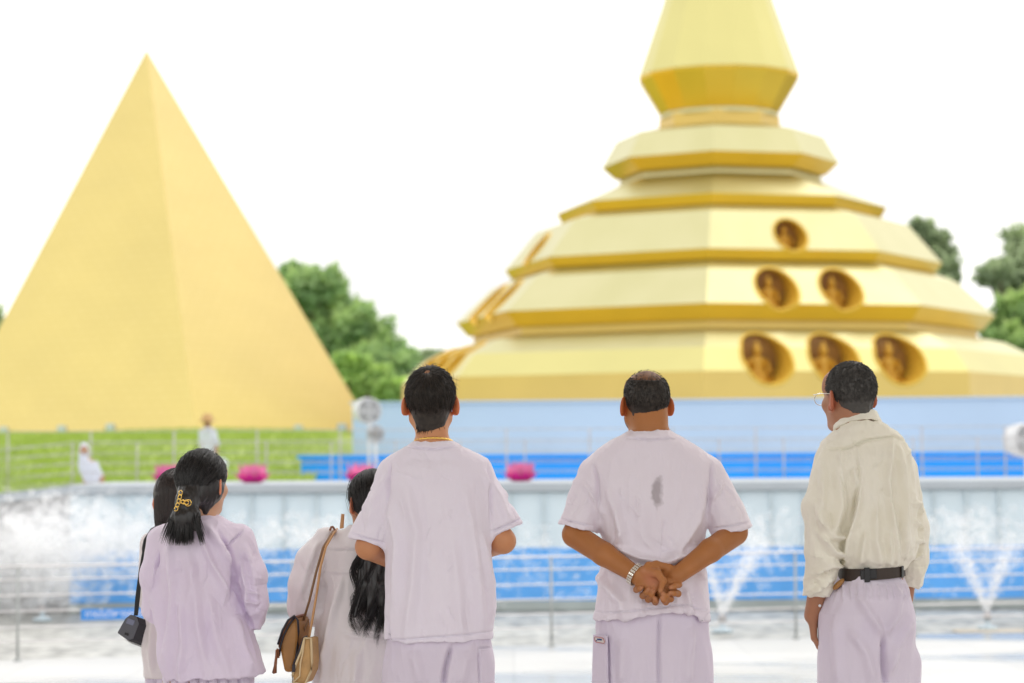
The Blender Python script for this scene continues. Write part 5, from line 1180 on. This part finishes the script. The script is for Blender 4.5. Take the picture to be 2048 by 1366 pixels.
# ------------------------------------------------------------------ bobbed woman standing behind her
def woman_bob():
    Y = 8.75; o, off = person('woman in off white top with dark bobbed hair, half hidden behind the lilac tunic', 348, Y); Q = lambda x, y, dy=0: XZ(x, y, Y, dy)
    s = .96; yaw = .1; hc = Q(355, 1000); base = (.60, .34, .21)
    S = SDF(off+np.array((-.33, -.24, 0)), off+np.array((.33, .40, 1.46)), .006)
    T, R = head(S, hc, yaw, .0, 0, s, Q(352, 1068, 0), female=True)
    S.loft(px_rows([(1062, 332, 380, .045, 0), (1085, 312, 410, .08, 0), (1150, 310, 415, .09, 0), (1300, 308, 418, .10, 0), (1420, 308, 418, .10, 0)], Y), .03)
    S.chain([Q(312, 1095), Q(306, 1190, .02), Q(335, 1200, .24)], [.042, .036, .027], .03); S.chain([Q(405, 1095), Q(415, 1190, .02), Q(385, 1205, .24)], [.042, .036, .027], .03)
    hand(S, Q(335, 1200, .24), (.7, .7, 0), (0, 0, -1), (-.5, .7, 0), .88, .5); hand(S, Q(385, 1205, .24), (-.7, .7, 0), (0, 0, -1), (.5, .7, 0), .88, .5)
    legs_and_feet(S, off[0]+.02, Y, .14, .60)
    me = S.mesh('body', off, 1); col_body(me, off, base, T, R, s, hc); link('body', me, M['skin_d'], o)
    S = SDF(off+np.array((-.33, -.26, .50)), off+np.array((.33, .36, 1.28)), .006)
    S.loft(px_rows([(1058, 330, 384, .055, 0), (1068, 312, 405, .085, 0), (1085, 298, 420, .11, 0), (1130, 293, 428, .125, 0), (1250, 292, 430, .14, 0), (1352, 289, 434, .15, 0)], Y), .02, n=2.3)
    S.chain([Q(308, 1092), Q(302, 1190, .0), Q(325, 1205, .16)], [.052, .048, .044], .03); S.chain([Q(410, 1092), Q(418, 1190, .0), Q(395, 1205, .16)], [.052, .048, .044], .03)
    me = S.mesh('top', off, 1); folds(me, off, Y, [([(300, 1120), (305, 1220), (302, 1340)], .013, .009), ([(318, 1180), (316, 1350)], .012, .008)], [((9, 9, 3), .006, None), ((20, 20, 7), .002, None)], 43); link('top', me, M['offwhite'], o)
    trousers(o, off, Y, [(1320, 296, 424, .12, 0), (1352, 291, 430, .135, 0), (1420, 289, 434, .14, 0)], off[0]+.02, .14, .42, M['trouser'], seed=45, leg_r=.068, lines=[([(292+6*k, 1350), (292+6*k, 1420)], .003, -.006) for k in range(6)], h=.006)
    make_shoes(o, off, off[0]+.02, Y, .14)
    cc = np.array((0, -.012, .030)); cr = np.array((.0755, .094, .084))+.016
    S = SDF(hc-np.array((.16, .18, .2)), hc+np.array((.16, .16, .16)), .0045)
    cut = [(T((0, .058, .03)), R@np.array((0, 1, -.30)))]
    S.ell(T(cc), (cr-.003)*s, R, .02, cuts=cut); S.cone(T((0, -.022, .02)), T((0, -.03, -.085)), .085*s, .076*s, .03, cuts=cut+[(T((0, 0, -.112)), R@np.array((0, -.15, -1)))])
    me = S.mesh('hair', off, 1); V, Nn = get_vn(me); put_v(me, V+Nn*(fbm(V*np.array((110, 110, 20)), 7, 2)*.002)[:, None]); hr = link('hair', me, M['hair_brown'], o)
    rg = np.random.default_rng(61); n = 1100; a = rg.uniform(PI*.98, PI*2.02, n)[:, None]; t = np.linspace(0, 1, 14)[None, :]; top = rg.uniform(.0, 1, (n, 1))
    ph = (PI/2)*(1-t*1.0)*(.35+.65*top); zz = np.where(t < .45, 0, 0)
    r_ = np.cos(np.clip(PI/2*(1-t/.5), 0, PI/2)*(.2+.8*top)); zloc = np.where(t < .5, .030+(.10)*np.sin(PI/2*(1-t/.5))*(.2+.8*top), .030-(t-.5)/.5*.155*rg.uniform(.9, 1.08, (n, 1)))
    rad = np.where(t < .5, r_, 1-.18*np.clip(t-.8, 0, 1)*5*.5); X = np.cos(a)*.092*rad; Yy = -.014+np.sin(a)*.110*rad
    strands('hair_strands', np.array(hc)+(np.stack([X, Yy+0*X, zloc+0*X], 2)*s)@R.T, .0012, off, M['hair_brown'], hr, taper=.15)
# ------------------------------------------------------------------ woman with long wavy hair and two bags
def woman_long():
    Y = 8.55; o, off = person('woman in white dress with long wavy black hair and two shoulder bags', 735, Y); Q = lambda x, y, dy=0: XZ(x, y, Y, dy)
    s = .96; yaw, pit = .42, -.05; hc = Q(742, 1003); base = (.50, .25, .14)
    S = SDF(off+np.array((-.36, -.24, 0)), off+np.array((.36, .40, 1.46)), .006)
    T, R = head(S, hc, yaw, pit, 0, s, Q(745, 1065, 0), female=True)
    S.loft(px_rows([(1055, 715, 775, .045, 0), (1075, 668, 822, .075, 0), (1150, 668, 822, .085, 0), (1300, 660, 830, .10, 0), (1420, 660, 830, .10, 0)], Y), .03)
    S.chain([Q(662, 1092), Q(624, 1185, .02), Q(655, 1215, .22)], [.040, .036, .027], .02); S.chain([Q(828, 1092), Q(846, 1185, .02), Q(820, 1215, .22)], [.045, .038, .028], .03)
    hand(S, Q(660, 1215, .22), (.7, .7, 0), (0, 0, -1), (-.5, .7, 0), .9, .5); hand(S, Q(820, 1215, .22), (-.7, .7, 0), (0, 0, -1), (.5, .7, 0), .9, .5)
    legs_and_feet(S, off[0], Y, .18, .62)
    me = S.mesh('body', off, 1); col_body(me, off, base, T, R, s, hc); link('body', me, M['skin_d'], o)
    S = SDF(off+np.array((-.40, -.28, .12)), off+np.array((.40, .34, 1.32)), .0055)
    S.loft(px_rows([(1052, 705, 782, .055, 0), (1060, 680, 805, .08, 0), (1075, 655, 830, .105, 0), (1100, 648, 838, .12, 0), (1150, 645, 842, .13, 0), (1210, 640, 848, .14, 0), (1260, 632, 856, .155, 0), (1366, 622, 868, .17, 0)], Y)[::1]+[(.13, off[0]+.02, Y, .27, .23)], .02, n=2.3)
    S.chain([Q(655, 1082, 0), Q(628, 1120, -.01), Q(612, 1170, .0), Q(612, 1215, .02), Q(640, 1232, .12)], [.050, .058, .062, .060, .045], .03); S.chain([Q(835, 1084, 0), Q(852, 1130, 0), Q(862, 1190, .0), Q(840, 1225, .12)], [.050, .055, .055, .045], .03)
    me = S.mesh('dress', off, 1)
    folds(me, off, Y, [([(655, 1098), (700, 1096), (770, 1098)], .004, -.005), ([(645, 1140), (690, 1141), (770, 1142)], .006, .004), ([(690, 1150), (670, 1230), (655, 1320)], .014, .010), ([(700, 1250), (780, 1262)], .008, .005), ([(690, 1262), (775, 1275)], .008, .005), ([(668, 1064), (655, 1082), (640, 1100)], .006, -.006), ([(640, 1085), (622, 1130), (605, 1190)], .010, .008), ([(655, 1110), (632, 1160), (620, 1215)], .010, .009), ([(648, 1160), (640, 1230)], .009, -.010), ([(720, 1290), (715, 1366)], .016, .008), ([(660, 1290), (650, 1366)], .014, .008)],
        [((8, 8, 2.5), .006, None), ((20, 20, 6), .0025, None)], 53, rand=[(10, 640, 760, 1150, 1360, .0, .0022), (6, 600, 640, 1110, 1210, .3, .0022)])
    link('dress', me, M['dress'], o); make_shoes(o, off, off[0], Y, .18)
    # hair: drawn to the nape, then a long wavy tail
    cc = np.array((0, -.012, .030)); cr = np.array((.0755, .094, .084))+.012
    tg = np.linalg.inv(R)@((Q(752, 1040, -.095)-hc)/s); keep = lambda p: (p[:, 1] < .062+(p[:, 2]-.03)*.35) & (p[:, 2] > -.012-(p[:, 1]+.02)*.7)
    S = SDF(Q(690, 930)-np.array((.06, .28, 0)), Q(830, 930)+np.array((.06, .18, .03)), .004); S = SDF(np.array((Q(680, 1000)[0], Y-.28, Q(740, 1270)[2])), np.array((Q(830, 1000)[0], Y+.16, Q(740, 925)[2])), .0042)
    S.ell(T(cc), (cr-.003)*s, R, .02, cuts=[(T((0, .064, .03)), R@np.array((0, 1, -.35))), (T((0, -.02, -.020)), R@np.array((0, -.70, -1)))])
    S.cone(T((0, -.05, -.01)), Q(754, 1045, -.10), .06, .026, .03)
    for (xa, xb, xc, xd, r_) in ((752, 735, 728, 716, .018), (755, 748, 742, 742, .020), (757, 760, 757, 752, .020), (760, 772, 770, 770, .020), (762, 784, 784, 786, .018)):
        S.chain([Q(xa, 1045, -.105), Q(xb, 1100, -.155), Q(xc, 1165, -.165), Q(xd, 1225, -.178)], [r_, r_*1.15, r_, .006], .02)
    me = S.mesh('hair', off, 1); V, Nn = get_vn(me); put_v(me, V+Nn*(fbm(V*np.array((90, 90, 25)), 9, 2)*.004)[:, None]); hr = link('hair', me, M['hair'], o)
    rg = np.random.default_rng(71); Tw = lambda A: np.array(hc)+(np.asarray(A)*s)@R.T
    strands('hair_strands', Tw(scalp_paths(rg, 1000, cc, cr, tg, keep, 12, .02)), .0011, off, M['hair'], hr)
    fr = rg.normal(0, 1, (45, 1)); f0_ = Tw(scalp_paths(rg, 45, cc, cr*1.04, tg+np.array((-.03, 0, -.03)), keep, 12, .10)); strands('hair_strands', f0_, .0006, off, M['hair'], hr)
    # wavy locks: groups of strands sharing a curl
    G_ = 26; out = []
    for g_ in range(G_):
        u = (g_+rg.uniform(0, 1))/G_; n = 26; K = 34; t = np.linspace(0, 1, K)[None, :]; L_ = rg.uniform(.33, .46)*(1 if u > .12 else .92)
        top = Q(746+16*u, 1040, -.105); xb = P(714+82*u, 1100, Y)[0]
        ph = rg.uniform(0, 2*PI); fq = rg.uniform(13, 19); amp = rg.uniform(.006, .014)
        j = rg.normal(0, 1, (n, 1)); j2 = rg.normal(0, 1, (n, 1)); a_ = amp*(.3+1.2*t)*np.clip(t*4, 0, 1)
        x = top[0]+(xb-top[0])*np.clip(t*2.2, 0, 1)**.8+a_*np.sin(fq*t+ph+.25*j)+j*.006*(1-.35*t); y = top[1]-.055*np.clip(t*3, 0, 1)+a_*.7*np.cos(fq*t+ph+.25*j)+j2*.007-.02*t; z = top[2]-L_*t*(1+.03*j2)
        out.append(np.stack([x+0*z, y+0*z, z+0*x], 2))
    strands('hair_strands', np.concatenate(out), .0011, off, M['hair'], hr, taper=.12)
    # ---- her two shoulder bags
    Yb = 8.36; B = lambda x, y, dy=0: XZ(x, y, Yb, dy); z = lambda u, v, dy=0: B(u/3.948+530, v/3.948+1020, dy)
    c0 = z(180, 1100); bag = thing('shoulder_bag', 'brown leather saddle bag with dark piping and a tassel, on the long haired woman', 'bag', tuple(c0))
    q = MB(); q.prism([z(*p) for p in ((235, 850), (262, 880), (268, 960), (262, 1060), (250, 1160), (222, 1280), (150, 1285), (122, 1140), (108, 1060), (150, 950), (195, 880))], (.03, .15, 0), .012); q.build('bag_body', M['leather'], bag)
    q = MB(); q.prism([z(*p, -.010) for p in ((232, 832), (240, 850), (192, 905), (150, 990), (128, 1060), (118, 1120), (104, 1075), (106, 1040), (140, 950), (185, 870))], (.032, .17, 0), .005); q.build('flap', M['leather_dark'], bag)
    q = MB(); q.tube([z(*p, -.012) for p in ((104, 1060), (140, 950), (185, 868), (234, 833), (262, 870), (268, 960), (260, 1070), (246, 1170), (220, 1285))], .0042, 8); q.tube([z(*p, -.012) for p in ((236, 845), (190, 910), (150, 990), (126, 1070), (116, 1150))], .0036, 8); q.build('piping', M['piping'], bag)
    q = MB(); q.tube([z(108, 1165, -.012), z(106, 1100, -.016), z(98, 1098, -.018)], .005, 6)
    for k in range(14): q.tube([z(100+rg.uniform(-4, 4), 1100, -.016+rg.uniform(-.006, .006)), z(88+rg.uniform(-8, 8), 1200, -.02+rg.uniform(-.01, .01)), z(76+rg.uniform(-14, 16), 1283+rg.uniform(-8, 6), -.02+rg.uniform(-.012, .012))], [.004, .0032, .0028], 5)
    q.build('tassel', M['leather_dark'], bag)
    sh = XZ(662, 1062, Y, -.03)
    q = MB(); q.tube([z(292, 880, .06), z(345, 720, .03), z(400, 500, .01), z(455, 300, .02), z(508, 198, .08), sh+np.array((.01, .06, .004)), sh+np.array((-.005, .12, -.02))], .0048, 6); q.tube([z(285, 985, .07), z(300, 950, .065), z(333, 872, .06)], .0035, 6); q.build('strap', M['strap_brown'], bag)
    c1 = z(310, 1180); bag2 = thing('shoulder_bag', 'tan box bag with pale edges hanging behind the brown saddle bag', 'bag', tuple(c1))
    q = MB(); q.prism([z(*p, -.05) for p in ((322, 1005), (372, 1005), (378, 1190), (372, 1260), (325, 1362), (232, 1350), (228, 1290), (262, 1190), (300, 1090))], (.02, .10, 0), .006); q.build('bag_body', M['straw'], bag2)
    q = MB(); q.tube([z(*p, -.053) for p in ((322, 1003), (374, 1003), (381, 1190), (374, 1262), (326, 1364), (230, 1352))], .0045, 8); q.tube([z(*p, -.054) for p in ((322, 1003), (298, 1100), (258, 1200), (228, 1290), (230, 1352))], .004, 8); q.tube([z(*p, -.055) for p in ((322, 1010), (310, 1110), (290, 1200), (285, 1300), (230, 1352))], .0032, 8); q.build('edging', M['straw_edge'], bag2)
    q = MB(); q.tube([z(*p, -.045) for p in ((345, 992), (318, 1000), (285, 1090), (245, 1185), (232, 1240))], .005, 8); q.box(z(240, 1245, -.062)-np.array((.006, .003, .01)), z(240, 1215, -.062)+np.array((.006, .004, .004)), .002); q.build('lid_rim', M['piping'], bag2)
    q = MB(); q.tube([z(352, 1000, -.02), z(372, 880, -.005), z(410, 660, -.01), z(440, 440, -.0), z(478, 290, .02), z(528, 190, .09), sh+np.array((.02, .06, .006)), sh+np.array((.015, .12, -.02))], .0048, 6)
    q.prism([z(553, 165, .22), z(566, 44, .22), z(583, 46, .22), z(577, 160, .22)], (.004, .006, 0)); q.build('strap', M['strap_tan'], bag2)
    q = MB(); q.tube([z(490, 168, .14), z(496, 146, .15), z(508, 142, .15), z(522, 160, .15), z(530, 182, .15)], .0045, 6); q.build('strap_loop', M['leather_dark'], bag)
# ------------------------------------------------------------------ audio receiver on its strap
def receiver():
    Y = 8.62; z = lambda u, v, dy=0: XZ(u/2.755+220, v/2.755+870, Y, dy)
    c = z(120, 1100); o = thing('portable_speaker', 'small grey and black portable speaker on a black strap at the bobbed woman hip', 'speaker', tuple(c)); o.location = tuple(c)
    ax = np.array((.11, .10, -.055))
    pts = [z(*p) for p in ((112, 988), (150, 1000), (162, 1040), (128, 1128), (100, 1135), (38, 1090), (82, 1012))]
    q = MB(); q.prism(pts, tuple(ax), .003); q.build('case', M['spk_case'], o)
    nrm = np.array((0, -.0035, 0)); mid = sum(pts)/len(pts); face = [mid+(p-mid)*.93+nrm for p in pts]
    q = MB(); q.prism(face, (.001, .003, 0)); q.build('face_plate', M['spk_face'], o)
    q = MB(); q.prism([z(*p)+nrm*2 for p in ((100, 1008), (140, 1022), (128, 1050), (88, 1036))], (0, .004, 0)); q.build('screen', M['spk_screen'], o)
    q = MB(); q.prism([z(*p)+nrm*2 for p in ((84, 1086), (106, 1094), (101, 1107), (80, 1099))], (0, .004, 0), .001); q.build('switch', M['buckle'], o)
    d = np.array(pts[4]); q = MB(); q.prism([d+ax*.1+np.array((0, -.002, -.0045)), d+ax*.62+np.array((0, -.002, -.0045)), d+ax*.62+np.array((-.03, .0, .012)), d+ax*.1+np.array((-.03, 0, .012))], (0, .004, 0)); q.build('battery_door', M['spk_silver'], o)
    # flat strap
    path = [z(140, 996, .01), z(152, 900, .0), z(172, 750, -.015), z(190, 645, -.03), z(193, 620, -.035), z(205, 570, -.045), z(238, 515, -.04), z(275, 488, .02), z(300, 470, .08)]
    q = MB(); rows = []
    for i, p in enumerate(path):
        wv = (.0075, .009, .007, .004, .006, .005, .004, .004, .004)[i]; rows.append([q.bm.verts.new(p+np.array((sx*wv, sy*.0015, 0))) for sx, sy in ((-1, -1), (1, -1), (1, 1), (-1, 1))])
    for A, B in zip(rows, rows[1:]):
        for k in range(4): q.bm.faces.new((A[k], A[(k+1) % 4], B[(k+1) % 4], B[k]))
    q.build('strap', M['strap_black'], o)
# ------------------------------------------------------------------ far figures on the terrace
def far_person(label, px, ptop, Y, z0, lean, cloth, legs_c, hat, bag, wx=.6):
    p = P(px, ptop, Y); h = p[2]-z0; o = thing('person', label, 'person', (p[0], Y, z0)); off = np.array((p[0], Y, z0))
    Lv = lambda x, y, z: off+np.array((x*wx+lean*max(0, z-.5*h)*1.0, y, z))
    S = SDF(off+np.array((-.6, -.5, -.02)), off+np.array((.7, .5, h+.1)), .02)
    S.ell(Lv(0, 0, h-.13), (.075, .09, .11), k=.02); S.cone(Lv(0, 0, h-.2), Lv(0, 0, h-.3), .05, .055, .03); S.loft([(off[2]+h*.50, off[0], Y, wx*.14, .10), (off[2]+h*.75, Lv(0, 0, h*.75)[0], Y, wx*.16, .11), (off[2]+h-.27, Lv(0, 0, h-.27)[0], Y, wx*.12, .08)], .04)
    for q in (-1, 1):
        S.chain([Lv(q*.16, 0, h-.32), Lv(q*.22+.05, -.03, h-.55), Lv(q*.18+.10, -.12, h-.75)], [.05, .042, .03], .03); S.chain([Lv(q*.08, 0, h*.5), off+np.array((q*.07, .02, h*.27)), off+np.array((q*.08, 0, .06))], [.06, .05, .04], .03); S.cone(off+np.array((q*.12, -.0, .04)), off+np.array((q*.12, -.14, .03)), .04, .03, .02)
        hand(S, Lv(q*.18+.10, -.12, h-.75), (.1, -.2, -1), (-q, 0, 0), (0, -1, 0), 1, .5)
    me = S.mesh('body', off, 1); set_col(me, (.45, .25, .15)); link('body', me, M['skin_far'], o)
    S = SDF(off+np.array((-.6, -.5, .2)), off+np.array((.7, .5, h+.1)), .02)
    S.loft([(off[2]+h*.42, off[0]+.01, Y, wx*.21, .16), (off[2]+h*.62, Lv(0, 0, h*.62)[0], Y, wx*.19, .14), (off[2]+h-.34, Lv(0, 0, h-.34)[0], Y, wx*.20, .13), (off[2]+h-.24, Lv(0, 0, h-.24)[0], Y, wx*.10, .08)], .04)
    for q in (-1, 1): S.chain([Lv(q*.17, 0, h-.32), Lv(q*.23+.05, -.03, h-.56)], [.055, .05], .04)
    me = S.mesh('blouse', off, 1); folds(me, off, Y, [], [((6, 6, 3), .012, None)], 3); link('blouse', me, cloth, o)
    S = SDF(off+np.array((-.4, -.4, .0)), off+np.array((.4, .4, h*.55)), .02)
    S.cone(off+np.array((0, 0, h*.46)), off+np.array((0, 0, h*.42)), .10, .11, .05)
    for q in (-1, 1): S.cone(off+np.array((q*.05, 0, h*.45)), off+np.array((q*.08, 0, .06)), .075, .07, .04, cuts=[(off+np.array((0, 0, .08)), (0, 0, -1))])
    finish(S, 'trousers', legs_c, o, off)
    q = MB(); c = Lv(0, 0, h-.12)
    if hat == 'straw': q.lathe([(0, .13), (.06, .125), (.095, .08), (.105, .03), (.15, .0), (.155, -.012), (.10, .015), (0, .02)], tuple(c+np.array((0, 0, .0))), 24); q.build('hat', M['straw'], o)
    else:
        S = SDF(c-np.array((.2, .2, .3)), c+np.array((.2, .2, .2)), .018); S.ell(c+np.array((0, .02, .02)), (.066, .085, .105), k=.02); S.cone(c, c-np.array((0, 0, .2)), .07, .09, .05); finish(S, 'head_scarf', cloth, o, off)
    if bag:
        bp = Lv(.34, -.1, h-.95); b_ = thing('tote_bag', bag, 'bag', tuple(bp))
        S = SDF(bp-.35, bp+.35, .02); S.ell(bp, (.15, .09, .19), rot(0, 0, .5), .02, cuts=[(bp+np.array((0, 0, .15)), (0, 0, 1))]); me = S.mesh('bag_body', bp, 1); folds(me, bp, Y, [], [((7, 7, 4), .015, None)], 6); link('bag_body', me, cloth, b_)
        hp = Lv(.28, -.12, h-.76); tub([bp+np.array((-.06, 0, .12)), hp, bp+np.array((.06, 0, .12))], .012, 'handle', cloth, b_, 6)
M['skin_a'] = skin('skin_warm', (1.0, 1.0, 1.0)); M['skin_b'] = M['skin_a']; M['skin_c'] = M['skin_a']; M['skin_d'] = M['skin_a']; M['skin_far'] = M['skin_a']
M['hair_soft'] = mat('short_dark_hair', (.028, .022, .017), rough=.5, var=.4, vscale=60, spec=.4)
def stained_shirt():
    m = fabric('scrub_cotton_damp', (.81, .75, .83), tint=(.84, .785, .86), glow=(.86, .76, .94)); N, L = m.node_tree.nodes, m.node_tree.links; B = N['Principled BSDF']
    src = B.inputs['Base Color'].links[0].from_socket; t = [n for n in N if n.type == 'TEX_COORD'][0]
    sx = N.new('ShaderNodeSeparateXYZ'); nz = N.new('ShaderNodeTexNoise'); nz.inputs['Scale'].default_value = 22; nz.inputs['Detail'].default_value = 4; L.new(t.outputs['Object'], nz.inputs['Vector'])
    vm = N.new('ShaderNodeVectorMath'); vm.operation = 'MULTIPLY_ADD'; sb = N.new('ShaderNodeVectorMath'); sb.operation = 'SUBTRACT'; sb.inputs[1].default_value = (.5, .5, .5); L.new(nz.outputs['Color'], sb.inputs[0])
    vm.inputs[1].default_value = (.05, .05, .09); L.new(sb.outputs[0], vm.inputs[0]); L.new(t.outputs['Object'], vm.inputs[2])
    c = P(1310, 985, 8.1)-np.array((P(1300, 1000, 8.1)[0], 8.1, 0))
    mp = N.new('ShaderNodeMapping'); mp.vector_type = 'POINT'; mp.inputs['Location'].default_value = (-c[0]/.026, 0, -c[2]/.064); mp.inputs['Scale'].default_value = (1/.026, 0, 1/.064); L.new(vm.outputs[0], mp.inputs[0])
    ln = N.new('ShaderNodeVectorMath'); ln.operation = 'LENGTH'; L.new(mp.outputs[0], ln.inputs[0])
    r = N.new('ShaderNodeMapRange'); r.inputs[1].default_value = .5; r.inputs[2].default_value = 1.05; r.inputs[3].default_value = .85; r.inputs[4].default_value = 0; L.new(ln.outputs['Value'], r.inputs[0])
    mx_ = N.new('ShaderNodeMix'); mx_.data_type = 'RGBA'; mx_.inputs['B'].default_value = (.40, .36, .39, 1); L.new(r.outputs[0], mx_.inputs['Factor']); L.new(src, mx_.inputs['A']); L.new(mx_.outputs['Result'], B.inputs['Base Color']); return m
M['shirt_b'] = stained_shirt()
M['label_white'] = mat('label_white', (.72, .70, .68), rough=.7); M['label_red'] = mat('label_red', (.55, .12, .10), rough=.7); M['label_blue'] = mat('label_blue', (.03, .06, .22), rough=.7)
M['spk_case'] = mat('speaker_black', (.030, .032, .036), rough=.45); M['spk_face'] = mat('speaker_face', (.095, .10, .115), rough=.5); M['spk_screen'] = mat('speaker_screen', (.17, .19, .27), rough=.15); M['spk_silver'] = mat('speaker_silver', (.45, .43, .40), rough=.4); M['strap_black'] = mat('black_strap', (.012, .016, .016), rough=.6)
M['far_white'] = fabric('far_white_cloth', (.66, .70, .80)); M['far_grey'] = fabric('far_grey_cloth', (.36, .36, .40))
man_chain(); man_clasped(); man_cream(); woman_clip(); woman_bob(); woman_long(); receiver()
far_person('distant person in white with a white head scarf behind the terrace railing at left', 184, 885, 35.2, TERR-.12, -.30, M['far_white'], M['far_grey'], 'scarf', None, .6)
far_person('distant person in white blouse and straw hat on the grass, above the clip woman', 416, 828, 41, bank_z(-5.5, 41), -.02, M['far_white'], M['far_grey'], 'straw', 'white bag held by the distant person in the straw hat')
